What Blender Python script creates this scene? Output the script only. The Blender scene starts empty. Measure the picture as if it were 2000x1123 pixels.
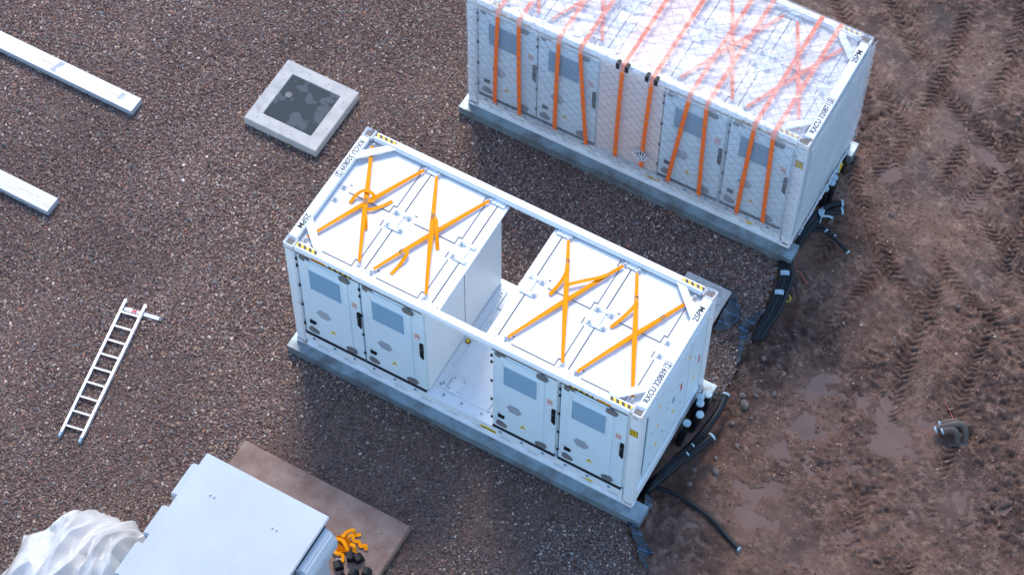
import bpy, bmesh, math, random
import numpy as np
from mathutils import Vector, Matrix

SC = bpy.context.scene
COL = SC.collection
R = math.radians

# ------------------------------------------------------------------ camera, sky, sun, exposure
cam_d = bpy.data.cameras.new('camera'); cam = bpy.data.objects.new('camera', cam_d); COL.objects.link(cam)
cam.location = (11.8266, -14.3160, 31.3223)
cam.rotation_euler = (0.5516077, -0.0052761, 0.5129009)
cam_d.sensor_width = 36.0; cam_d.lens = 79.54; cam_d.clip_start = 0.5; cam_d.clip_end = 1000
SC.camera = cam

SUN_DIR = Vector((-0.51, 0.86, 0)).normalized()
SUN_EL = R(46)
to_sun = Vector((SUN_DIR.x * math.cos(SUN_EL), SUN_DIR.y * math.cos(SUN_EL), math.sin(SUN_EL)))
world = bpy.data.worlds.new('World'); SC.world = world; world.use_nodes = True
wn = world.node_tree
sky = wn.nodes.new('ShaderNodeTexSky'); sky.sky_type = 'NISHITA'; sky.sun_disc = False
sky.sun_elevation = SUN_EL; sky.sun_rotation = math.atan2(SUN_DIR.x, SUN_DIR.y)
sky.air_density = 1.0; sky.dust_density = 0.3; sky.ozone_density = 3.0
bg = wn.nodes['Background']; bg.inputs['Strength'].default_value = 0.15
wn.links.new(sky.outputs['Color'], bg.inputs['Color'])
sl = bpy.data.lights.new('sun', 'SUN'); sl.energy = 1.1; sl.angle = R(20); sl.color = (1.0, 0.89, 0.78)
sun = bpy.data.objects.new('sun', sl); COL.objects.link(sun)
sun.rotation_euler = (-to_sun).to_track_quat('-Z', 'Y').to_euler()
SC.view_settings.view_transform = 'Standard'; SC.view_settings.look = 'None'
SC.view_settings.exposure = 1.4; SC.view_settings.gamma = 1.0; SC.view_settings.use_curve_mapping = False

# ------------------------------------------------------------------ materials
MATS = {}
def mat(name, base, rough=0.5, metal=0.0, var=None, vscale=3.0, vamt=0.5, bump=None, spec=0.5, rvar=0.0, detail=6, lo=0.35, hi=0.7):
    """var: second colour mixed in by world-space noise; bump: (scale, strength, distance)"""
    m = bpy.data.materials.new(name); m.use_nodes = True; MATS[name] = m
    n = m.node_tree.nodes; l = m.node_tree.links; b = n['Principled BSDF']
    b.inputs['Base Color'].default_value = (*base, 1); b.inputs['Roughness'].default_value = rough
    b.inputs['Metallic'].default_value = metal; b.inputs['Specular IOR Level'].default_value = spec
    g = None
    if var or bump or rvar: g = n.new('ShaderNodeNewGeometry')
    if var or rvar:
        t = n.new('ShaderNodeTexNoise'); t.inputs['Scale'].default_value = vscale; t.inputs['Detail'].default_value = detail
        t.inputs['Roughness'].default_value = 0.62
        l.new(g.outputs['Position'], t.inputs['Vector'])
        r = n.new('ShaderNodeMapRange'); r.inputs['From Min'].default_value = lo; r.inputs['From Max'].default_value = hi
        r.inputs['To Max'].default_value = vamt
        l.new(t.outputs['Fac'], r.inputs['Value'])
        if var:
            x = n.new('ShaderNodeMix'); x.data_type = 'RGBA'
            x.inputs['A'].default_value = (*base, 1); x.inputs['B'].default_value = (*var, 1)
            l.new(r.outputs['Result'], x.inputs['Factor']); l.new(x.outputs['Result'], b.inputs['Base Color'])
        if rvar:
            q = n.new('ShaderNodeMapRange'); q.inputs['From Min'].default_value = lo; q.inputs['From Max'].default_value = hi
            q.inputs['To Min'].default_value = rough; q.inputs['To Max'].default_value = min(1, max(0, rough + rvar))
            l.new(t.outputs['Fac'], q.inputs['Value']); l.new(q.outputs['Result'], b.inputs['Roughness'])
    if bump:
        t2 = n.new('ShaderNodeTexNoise'); t2.inputs['Scale'].default_value = bump[0]; t2.inputs['Detail'].default_value = 5
        l.new(g.outputs['Position'], t2.inputs['Vector'])
        bp = n.new('ShaderNodeBump'); bp.inputs['Strength'].default_value = bump[1]; bp.inputs['Distance'].default_value = bump[2]
        l.new(t2.outputs['Fac'], bp.inputs['Height']); l.new(bp.outputs['Normal'], b.inputs['Normal'])
    return m

mat('white_paint', (0.78, 0.81, 0.82), 0.38, var=(0.60, 0.57, 0.53), vscale=2.2, vamt=0.28, lo=0.48, hi=0.8)
mat('roof_paint', (0.74, 0.73, 0.725), 0.42, var=(0.50, 0.49, 0.48), vscale=2.2, vamt=0.55, lo=0.42, hi=0.8)
mat('door_paint', (0.68, 0.80, 0.84), 0.36, var=(0.60, 0.62, 0.63), vscale=1.6, vamt=0.25, lo=0.45, hi=0.8)
mat('cabinet_paint', (0.475, 0.51, 0.53), 0.40, var=(0.385, 0.415, 0.435), vscale=1.4, vamt=0.6)
mat('module_paint', (0.76, 0.79, 0.79), 0.42, var=(0.62, 0.63, 0.60), vscale=1.3, vamt=0.3, lo=0.45, hi=0.8)
mat('pink_panel', (0.88, 0.70, 0.62), 0.5, var=(0.84, 0.66, 0.58), vscale=1.5, vamt=0.4)
mat('rusty_white', (0.76, 0.74, 0.72), 0.5, var=(0.26, 0.13, 0.06), vscale=11, vamt=0.95, lo=0.50, hi=0.66)
mat('casting_hole', (0.14, 0.12, 0.10), 0.7, var=(0.30, 0.26, 0.22), vscale=30, vamt=0.8)
mat('galvanised', (0.30, 0.39, 0.43), 0.42, metal=0.55, var=(0.17, 0.17, 0.165), vscale=2.4, vamt=0.9, lo=0.42, hi=0.66, rvar=0.15)
mat('galvanised_new', (0.50, 0.54, 0.57), 0.45, metal=0.2, var=(0.44, 0.42, 0.43), vscale=3.0, vamt=0.6, bump=(40, 0.05, 0.01))
mat('pink_smear', (0.70, 0.42, 0.40), 0.5, var=(0.66, 0.62, 0.62), vscale=8, vamt=1.0)
mat('aluminium', (0.66, 0.67, 0.69), 0.30, metal=0.75, var=(0.50, 0.50, 0.50), vscale=12, vamt=0.5)
mat('bolt_steel', (0.30, 0.34, 0.37), 0.35, metal=0.7)
mat('dark_steel', (0.16, 0.13, 0.11), 0.4, metal=0.3)
mat('mud_print', (0.36, 0.36, 0.38), 0.6, var=(0.55, 0.55, 0.56), vscale=9, vamt=0.9)
mat('blue_bolt', (0.16, 0.34, 0.42), 0.35, metal=0.4)
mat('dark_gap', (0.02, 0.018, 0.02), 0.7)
mat('seam_shade_brown', (0.16, 0.12, 0.10), 0.8)  # brown for the painted panel-edge shade, side seams and form holes
mat('black_plastic', (0.009, 0.010, 0.012), 0.5, spec=0.25)
mat('black_rubber', (0.006, 0.009, 0.012), 0.45, var=(0.03, 0.026, 0.023), vscale=7, vamt=0.6, lo=0.55, hi=0.8, spec=0.3)
mat('grey_patch', (0.17, 0.165, 0.16), 0.8, var=(0.12, 0.12, 0.12), vscale=25, vamt=0.8)
mat('vent_metal', (0.25, 0.36, 0.43), 0.5, metal=0.2)
mat('hex_plate', (0.50, 0.57, 0.62), 0.25, metal=0.35)
mat('lug_white', (0.72, 0.70, 0.68), 0.45, var=(0.5, 0.46, 0.42), vscale=20, vamt=0.6)
mat('yellow_sign', (0.85, 0.55, 0.01), 0.5)
mat('sign_black', (0.02, 0.02, 0.022), 0.6)
mat('orange_sign', (0.85, 0.30, 0.02), 0.5)
mat('red_sign', (0.60, 0.05, 0.05), 0.5)
mat('blue_sign', (0.05, 0.22, 0.40), 0.5)
mat('paper_white', (0.80, 0.79, 0.84), 0.6)
mat('strap_orange', (0.93, 0.29, 0.0), 0.6, var=(0.95, 0.36, 0.002), vscale=14, vamt=0.7, spec=0.1)
mat('strap_red_orange', (1.0, 0.165, 0.025), 0.55, var=(1.0, 0.22, 0.035), vscale=14, vamt=0.7, spec=0.15)
mat('concrete', (0.55, 0.505, 0.445), 0.85, var=(0.33, 0.31, 0.28), vscale=4, vamt=0.7, bump=(60, 0.15, 0.01), lo=0.42, hi=0.75)
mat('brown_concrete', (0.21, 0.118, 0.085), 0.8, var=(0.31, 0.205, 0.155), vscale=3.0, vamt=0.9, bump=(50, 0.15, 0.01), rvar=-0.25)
mat('wet_steel', (0.046, 0.056, 0.062), 0.30, metal=0.0, var=(0.105, 0.115, 0.12), vscale=2.6, vamt=1.0, lo=0.54, hi=0.58, rvar=0.3, detail=3, spec=0.02)
mat('tape_white', (0.20, 0.36, 0.42), 0.4, var=(0.55, 0.62, 0.65), vscale=30, vamt=0.9, bump=(60, 0.6, 0.02))
mat('net_cord', (0.24, 0.24, 0.25), 0.7)
mat('white_cord', (0.62, 0.64, 0.66), 0.7)
mat('grey_pipe', (0.115, 0.088, 0.068), 0.7, var=(0.06, 0.036, 0.024), vscale=14, vamt=0.8)
mat('geotextile', (0.025, 0.035, 0.042), 0.65, var=(0.10, 0.11, 0.11), vscale=6, vamt=0.8, lo=0.5, hi=0.7)
mat('blue_twine', (0.10, 0.30, 0.62), 0.5)
mat('yellow_rope', (0.75, 0.66, 0.04), 0.5)
mat('red_twine', (0.65, 0.16, 0.14), 0.6)
mat('rock', (0.13, 0.098, 0.085), 0.9, var=(0.22, 0.17, 0.14), vscale=18, vamt=0.8, bump=(50, 0.4, 0.01))
mat('pink_rock', (0.30, 0.15, 0.10), 0.9)

def add_specks(name, colr, scale, thr, amt):
    """small splashes of dirt with a shape of their own"""
    m = MATS[name]; n = m.node_tree.nodes; l = m.node_tree.links; b = n['Principled BSDF']; inp = b.inputs['Base Color']
    g = n.new('ShaderNodeNewGeometry'); t = n.new('ShaderNodeTexNoise'); t.inputs['Scale'].default_value = scale; t.inputs['Detail'].default_value = 3
    l.new(g.outputs['Position'], t.inputs['Vector'])
    r = n.new('ShaderNodeMapRange'); r.inputs['From Min'].default_value = thr; r.inputs['From Max'].default_value = thr+.05; r.inputs['To Max'].default_value = amt
    l.new(t.outputs['Fac'], r.inputs['Value'])
    x = n.new('ShaderNodeMix'); x.data_type = 'RGBA'; x.inputs['B'].default_value = (*colr, 1)
    if inp.links: l.new(inp.links[0].from_socket, x.inputs['A'])
    else: x.inputs['A'].default_value = inp.default_value
    l.new(r.outputs['Result'], x.inputs['Factor']); l.new(x.outputs['Result'], inp)
add_specks('roof_paint', (0.30, 0.25, 0.21), 16, .69, .5); add_specks('white_paint', (0.34, 0.28, 0.23), 10, .68, .5)
add_specks('cabinet_paint', (0.30, 0.31, 0.31), 13, .70, .5); add_specks('concrete', (0.24, 0.17, 0.12), 18, .66, .6)
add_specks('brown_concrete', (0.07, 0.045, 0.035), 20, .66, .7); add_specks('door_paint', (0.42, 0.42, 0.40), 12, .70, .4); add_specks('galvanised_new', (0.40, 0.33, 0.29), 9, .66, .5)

def stripe_mat(name, ax):
    m = bpy.data.materials.new(name); m.use_nodes = True; MATS[name] = m
    n = m.node_tree.nodes; l = m.node_tree.links; b = n['Principled BSDF']; b.inputs['Roughness'].default_value = 0.5
    g = n.new('ShaderNodeNewGeometry'); d = n.new('ShaderNodeVectorMath'); d.operation = 'DOT_PRODUCT'
    d.inputs[1].default_value = (10.8, 10.8 * ax[1], 10.8 * ax[2])
    l.new(g.outputs['Position'], d.inputs[0])
    f = n.new('ShaderNodeMath'); f.operation = 'FRACT'; l.new(d.outputs['Value'], f.inputs[0])
    c = n.new('ShaderNodeMath'); c.operation = 'GREATER_THAN'; c.inputs[1].default_value = 0.5; l.new(f.outputs[0], c.inputs[0])
    x = n.new('ShaderNodeMix'); x.data_type = 'RGBA'; x.inputs['A'].default_value = (0.02, 0.02, 0.02, 1); x.inputs['B'].default_value = (0.85, 0.55, 0.01, 1)
    l.new(c.outputs[0], x.inputs['Factor']); l.new(x.outputs['Result'], b.inputs['Base Color'])
stripe_mat('hazard_flat', (1, 0.55, 0)); stripe_mat('hazard_front', (1, 0, 0.7))

def film_mat(name, opac_lo, opac_hi, tint, rough=0.22, sc=2.5):
    m = bpy.data.materials.new(name); m.use_nodes = True; MATS[name] = m
    n = m.node_tree.nodes; l = m.node_tree.links; b = n['Principled BSDF']; out = n['Material Output']
    b.inputs['Base Color'].default_value = (*tint, 1); b.inputs['Roughness'].default_value = rough
    b.inputs['Specular IOR Level'].default_value = 0.6
    tl = n.new('ShaderNodeBsdfTranslucent'); tl.inputs['Color'].default_value = (*tint, 1)
    ms = n.new('ShaderNodeMixShader'); ms.inputs[0].default_value = 0.25; l.new(b.outputs[0], ms.inputs[1]); l.new(tl.outputs[0], ms.inputs[2])
    tr = n.new('ShaderNodeBsdfTransparent'); tr.inputs['Color'].default_value = (0.97, 0.97, 0.98, 1)
    mx = n.new('ShaderNodeMixShader')
    g = n.new('ShaderNodeNewGeometry'); t = n.new('ShaderNodeTexNoise'); t.inputs['Scale'].default_value = sc; t.inputs['Detail'].default_value = 5
    l.new(g.outputs['Position'], t.inputs['Vector'])
    r = n.new('ShaderNodeMapRange'); r.inputs['From Min'].default_value = 0.35; r.inputs['From Max'].default_value = 0.68
    r.inputs['To Min'].default_value = opac_lo; r.inputs['To Max'].default_value = opac_hi
    l.new(t.outputs['Fac'], r.inputs['Value']); l.new(r.outputs['Result'], mx.inputs[0])
    l.new(tr.outputs[0], mx.inputs[1]); l.new(ms.outputs[0], mx.inputs[2]); l.new(mx.outputs[0], out.inputs['Surface'])
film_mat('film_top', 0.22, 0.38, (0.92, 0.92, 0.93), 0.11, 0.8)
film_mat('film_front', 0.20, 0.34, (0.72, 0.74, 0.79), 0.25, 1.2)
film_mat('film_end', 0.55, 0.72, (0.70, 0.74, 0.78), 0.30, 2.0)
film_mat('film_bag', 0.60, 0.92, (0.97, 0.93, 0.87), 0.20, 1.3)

# ------------------------------------------------------------------ mesh helpers
class MB:
    def __init__(s): s.v = []; s.f = []; s.m = []; s.cur = 0
    def add(s, vs, fs):
        o = len(s.v); s.v += [tuple(p) for p in vs]
        for f in fs: s.f.append(tuple(i + o for i in f)); s.m.append(s.cur)
        return s
    def box(s, x0, x1, y0, y1, z0, z1):
        return s.add([(x0,y0,z0),(x1,y0,z0),(x1,y1,z0),(x0,y1,z0),(x0,y0,z1),(x1,y0,z1),(x1,y1,z1),(x0,y1,z1)],
                     [(3,2,1,0),(4,5,6,7),(0,1,5,4),(1,2,6,5),(2,3,7,6),(3,0,4,7)])
    def prism(s, poly, o, a, b, n, d):
        """polygon in plane (o; a, b) pushed d along n"""
        o, a, b, n = Vector(o), Vector(a), Vector(b), Vector(n); k = len(poly)
        lo = [o + a*p[0] + b*p[1] for p in poly]; hi = [p + n*d for p in lo]
        return s.add(lo + hi, [tuple(range(k))[::-1], tuple(range(k, 2*k))] + [(i, (i+1) % k, k + (i+1) % k, k + i) for i in range(k)])
    def cyl(s, c, axis, r, h, n=10, r2=None):
        c, ax = Vector(c), Vector(axis).normalized(); r2 = r if r2 is None else r2
        u = ax.orthogonal().normalized(); w = ax.cross(u)
        A = [c + (u*math.cos(2*math.pi*i/n) + w*math.sin(2*math.pi*i/n))*r for i in range(n)]
        B = [c + ax*h + (u*math.cos(2*math.pi*i/n) + w*math.sin(2*math.pi*i/n))*r2 for i in range(n)]
        return s.add(A + B, [tuple(range(n))[::-1], tuple(range(n, 2*n))] + [(i, (i+1) % n, n + (i+1) % n, n + i) for i in range(n)])
    def tube(s, pts, r, n=10):
        pts = [Vector(p) for p in pts]; vs = []; u = None
        for i, p in enumerate(pts):
            t = (pts[min(i+1, len(pts)-1)] - pts[max(i-1, 0)]).normalized()
            u = t.orthogonal().normalized() if u is None else (u - t*u.dot(t)).normalized()
            w = t.cross(u); rr = r[i] if isinstance(r, (list, tuple)) else r
            vs += [p + (u*math.cos(2*math.pi*j/n) + w*math.sin(2*math.pi*j/n))*rr for j in range(n)]
        fs = []
        for i in range(len(pts)-1):
            for j in range(n):
                a = i*n + j; b = i*n + (j+1) % n; fs.append((a, b, b+n, a+n))
        fs += [tuple(range(n))[::-1], tuple(range((len(pts)-1)*n, len(pts)*n))]
        return s.add(vs, fs)
    def ribbon(s, pts, w, side=None, th=0.004):
        pts = [Vector(p) for p in pts]; vs = []; k = len(pts)
        for i, p in enumerate(pts):
            t = (pts[min(i+1, k-1)] - pts[max(i-1, 0)]).normalized()
            sd = Vector(side) if side is not None else t.cross(Vector((0, 0, 1)))
            if sd.length < 1e-4: sd = Vector((1, 0, 0))
            sd = (sd - t*sd.dot(t)).normalized(); nn = sd.cross(t).normalized()
            ww = (w[i] if isinstance(w, (list, tuple)) else w) / 2
            vs += [p - sd*ww - nn*th/2, p + sd*ww - nn*th/2, p + sd*ww + nn*th/2, p - sd*ww + nn*th/2]
        fs = []
        for i in range(k-1):
            for j in range(4):
                a = i*4 + j; b = i*4 + (j+1) % 4; fs.append((a, b, b+4, a+4))
        fs += [(3, 2, 1, 0), tuple(range(4*k-4, 4*k))]
        return s.add(vs, fs)
    def mesh(s, name, mats, bevel=0.0, smooth=False, seg=2):
        me = bpy.data.meshes.new(name); me.from_pydata(s.v, [], s.f); me.update()
        for m in ([mats] if isinstance(mats, str) else mats): me.materials.append(MATS[m])
        me.polygons.foreach_set('material_index', s.m)
        bm = bmesh.new(); bm.from_mesh(me)
        bmesh.ops.recalc_face_normals(bm, faces=bm.faces)
        if bevel > 0:
            es = [e for e in bm.edges if len(e.link_faces) == 2 and e.calc_face_angle(0) > 0.5]
            bmesh.ops.bevel(bm, geom=es, offset=bevel, segments=seg, affect='EDGES', clamp_overlap=True)
        bm.to_mesh(me); bm.free()
        if smooth: me.shade_smooth()
        return me

def obj(name, me, parent=None, loc=None):
    o = bpy.data.objects.new(name, me); COL.objects.link(o)
    if parent is not None: o.parent = parent
    if loc is not None: o.location = loc
    return o
def put(name, mb, m, parent=None, loc=None, bevel=0.0, smooth=False):
    return obj(name, mb.mesh(name, m, bevel, smooth), parent, loc)
def tag(o, label, cat, group=None, kind=None):
    if label: o['label'] = label
    if cat: o['category'] = cat
    if group: o['group'] = group
    if kind: o['kind'] = kind
    return o
def empty(name, loc=(0,0,0), rz=0.0):
    o = bpy.data.objects.new(name, None); COL.objects.link(o); o.location = loc; o.rotation_euler = (0,0,rz); o.empty_display_size = 0.2
    return o
def smooth_path(pts, n=8):
    P = [Vector(p) for p in pts]; out = []
    for i in range(len(P)-1):
        p0 = P[max(i-1,0)]; p1 = P[i]; p2 = P[i+1]; p3 = P[min(i+2,len(P)-1)]
        for k in range(n):
            t = k/n
            out.append(0.5*((2*p1)+(p2-p0)*t+(2*p0-5*p1+4*p2-p3)*t*t+(3*p1-p0-3*p2+p3)*t**3))
    out.append(P[-1]); return out
def lettering(text, o, xd, yd, length, height, m, parent, lift=0.003):
    cu = bpy.data.curves.new('lettering', 'FONT'); cu.body = text; cu.resolution_u = 3; cu.offset = 0.018
    t = bpy.data.objects.new('lettering_curve', cu); COL.objects.link(t)
    dg = bpy.context.evaluated_depsgraph_get(); dg.update()
    me = bpy.data.meshes.new_from_object(t.evaluated_get(dg)); bpy.data.objects.remove(t); bpy.data.curves.remove(cu)
    n = len(me.vertices); a = np.empty(n*3); me.vertices.foreach_get('co', a); a = a.reshape(-1, 3)
    mn = a.min(0); mx = a.max(0); o, xd, yd = Vector(o), Vector(xd), Vector(yd); nn = xd.cross(yd)
    q = np.array([o + nn*lift]) + np.outer((a[:,0]-mn[0])/(mx[0]-mn[0])*length, xd) + np.outer((a[:,1]-mn[1])/(mx[1]-mn[1])*height, yd)
    me.vertices.foreach_set('co', q.ravel()); me.update(); me.materials.clear(); me.materials.append(MATS[m]); me.name = 'lettering'
    return obj('lettering', me, parent)

# value noise in numpy
def _h(ix, iy, s):
    n = (ix.astype(np.int64)*374761393 + iy.astype(np.int64)*668265263 + s*2147483647) & 0xffffffff
    n = ((n ^ (n >> 13))*1274126177) & 0xffffffff
    return ((n ^ (n >> 16)) & 0xffff)/65535.0
def vn(x, y, s=0):
    ix = np.floor(x); iy = np.floor(y); fx = x-ix; fy = y-iy
    fx = fx*fx*(3-2*fx); fy = fy*fy*(3-2*fy)
    a = _h(ix, iy, s); b = _h(ix+1, iy, s); c = _h(ix, iy+1, s); d = _h(ix+1, iy+1, s)
    return (a*(1-fx)+b*fx)*(1-fy) + (c*(1-fx)+d*fx)*fy
def fbm(x, y, s=0, o=4):
    t = 0; a = 0.5; k = 0
    for i in range(o):
        t = t + a*vn(x*2**i + 17.3*i, y*2**i - 9.1*i, s+i); k += a; a *= 0.5
    return t/k
def ridge(x, y, s=0, o=4):
    t = 0; a = 0.5; k = 0
    for i in range(o):
        t = t + a*(1-np.abs(2*vn(x*2**i + 7.7*i, y*2**i + 3.1*i, s+i)-1)); k += a; a *= 0.5
    return t/k
def grid_mesh(name, X, Y, Z, m, smooth=True):
    ny, nx = X.shape
    me = bpy.data.meshes.new(name); me.vertices.add(nx*ny)
    me.vertices.foreach_set('co', np.stack([X, Y, Z], -1).astype(np.float32).ravel())
    i = np.arange(nx*ny).reshape(ny, nx)
    q = np.stack([i[:-1,:-1], i[:-1,1:], i[1:,1:], i[1:,:-1]], -1).reshape(-1, 4)
    return finish_quads(me, q, m, smooth)
def finish_quads(me, q, m, smooth):
    k = q.shape[1]; nf = len(q)
    me.loops.add(nf*k); me.loops.foreach_set('vertex_index', q.astype(np.int32).ravel())
    me.polygons.add(nf); me.polygons.foreach_set('loop_start', np.arange(0, nf*k, k, dtype=np.int32))
    try: me.polygons.foreach_set('loop_total', np.full(nf, k, dtype=np.int32))
    except Exception: pass
    me.update(calc_edges=True); me.materials.append(MATS[m])
    if smooth: me.shade_smooth()
    return me

# ------------------------------------------------------------------ ground: mud, puddles, gravel
EDGE_Y = [-8, -2.2, -1.0, -0.76, -0.27, 0.15, 1.3, 2.3, 2.6, 3.05, 3.4, 3.88, 4.6, 5.2, 5.7, 6.6, 7.9, 8.5, 9.2, 14]
EDGE_X = [9.5, 7.7, 7.08, 6.75, 6.2, 5.98, 5.95, 6.0, 6.3, 6.36, 6.26, 6.28, 6.22, 6.10, 6.2, 6.14, 6.0, 4.6, 3.2, 0.5]
def edge_x(y): return np.interp(y, EDGE_Y, EDGE_X)

def ground_material():
    m = bpy.data.materials.new('mud'); m.use_nodes = True; MATS['mud'] = m
    n = m.node_tree.nodes; l = m.node_tree.links; b = n['Principled BSDF']
    g = n.new('ShaderNodeNewGeometry')
    def noise(sc, det=6, ro=0.6):
        t = n.new('ShaderNodeTexNoise'); t.inputs['Scale'].default_value = sc; t.inputs['Detail'].default_value = det; t.inputs['Roughness'].default_value = ro
        l.new(g.outputs['Position'], t.inputs['Vector']); return t.outputs['Fac']
    def ramp(f, a, c, lo=0.0, hi=1.0):
        r = n.new('ShaderNodeMapRange'); r.inputs['From Min'].default_value = a; r.inputs['From Max'].default_value = c
        r.inputs['To Min'].default_value = lo; r.inputs['To Max'].default_value = hi; l.new(f, r.inputs['Value']); return r.outputs['Result']
    def mix(f, A, B):
        x = n.new('ShaderNodeMix'); x.data_type = 'RGBA'
        for k, v in (('A', A), ('B', B)):
            if isinstance(v, tuple): x.inputs[k].default_value = (*v, 1)
            else: l.new(v, x.inputs[k])
        l.new(f, x.inputs['Factor']); return x.outputs['Result']
    at = n.new('ShaderNodeAttribute'); at.attribute_name = 'soil'
    sp = n.new('ShaderNodeSeparateColor'); l.new(at.outputs['Color'], sp.inputs['Color'])
    c = mix(ramp(noise(0.9, 8, 0.68), 0.42, 0.60), (0.060, 0.025, 0.014), (0.190, 0.092, 0.056))
    c = mix(ramp(noise(6, 7, 0.74), 0.50, 0.66, 0, 0.70), c, (0.38, 0.225, 0.150))
    c = mix(ramp(noise(11, 6, 0.74), 0.53, 0.64, 0, 0.85), c, (0.040, 0.021, 0.014))
    c = mix(ramp(sp.outputs[0], 0.0, 1.0, 0, 0.9), c, (0.155, 0.068, 0.042))
    c = mix(ramp(sp.outputs[1], 0.0, 1.0, 0, 0.50), c, (0.200, 0.102, 0.070))
    l.new(c, b.inputs['Base Color'])
    rr = n.new('ShaderNodeMath'); rr.operation = 'SUBTRACT'; rr.use_clamp = True
    l.new(ramp(noise(1.4, 5), 0.35, 0.65, 0.36, 0.74), rr.inputs[0]); l.new(ramp(sp.outputs[1], 0, 0.6, 0, 0.24), rr.inputs[1])
    l.new(rr.outputs[0], b.inputs['Roughness'])
    bp = n.new('ShaderNodeBump'); bp.inputs['Strength'].default_value = 1.0; bp.inputs['Distance'].default_value = 0.045
    l.new(noise(22, 7, 0.75), bp.inputs['Height']); l.new(bp.outputs['Normal'], b.inputs['Normal'])
ground_material()

TRACKS = []
for pts, w, sg, gauge in [([(4.6,11.4),(6.35,9.75),(8.07,8.75),(9.6,7.7),(12.2,5.6)], .42, 1, .95), ([(7.0,12.6),(7.35,10.2),(7.3,8.2),(7.1,6.6),(6.95,5.2),(6.75,4.1)], .40, -1, .95),
                          ([(9.9,12.6),(9.1,10.0),(8.75,7.61),(8.95,6.25),(9.15,4.4),(9.5,2.4),(9.7,-.5)], .40, 1, 1.0), ([(6.5,7.9),(7.82,6.5),(9.0,5.75),(10.6,5.3),(12.2,5.2)], .38, -1, .8)]:
    for sd_ in (-.5, .5):
        q_ = []
        for k_, p_ in enumerate(pts):
            a_0 = np.array(pts[max(k_-1, 0)]); b_0 = np.array(pts[min(k_+1, len(pts)-1)]); t_0 = (b_0-a_0)/np.hypot(*(b_0-a_0)); q_.append((p_[0]-t_0[1]*gauge*sd_, p_[1]+t_0[0]*gauge*sd_))
        TRACKS.append(([tuple(v[:2]) for v in smooth_path([(*p_, 0) for p_ in q_], 4)], w, sg))
PUDDLES = [(9.10,3.20,.62,.30,.9),(8.57,3.72,.38,.22,.3),(7.62,2.75,.36,.22,.9),(7.55,2.15,.30,.20,.4),(7.74,1.42,.42,.22,.6),(7.62,.86,.46,.26,.5),
           (7.30,1.30,.24,.16,.2),(7.55,3.40,.26,.15,1.),(10.55,2.82,.42,.2,.9),(6.92,-.50,.22,.12,.4),(9.25,1.45,.26,.13,.7),(8.14,9.0,.60,.10,-.25),
           (8.42,7.95,.26,.20,.5),(6.95,7.85,.30,.10,1.),(8.05,3.55,.26,.14,.2),(8.15,.95,.32,.18,.5),(7.72,3.75,.2,.1,.4),(8.5,2.4,.30,.14,1.1),
           (8.05,2.75,.28,.16,.8),(8.9,2.45,.2,.12,.3),(7.1,.35,.22,.14,.3),(8.7,.55,.3,.14,.6),(8.0,8.3,.2,.12,.9),(8.15,1.9,.3,.15,.9)]
WATER_Z = -0.292
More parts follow.
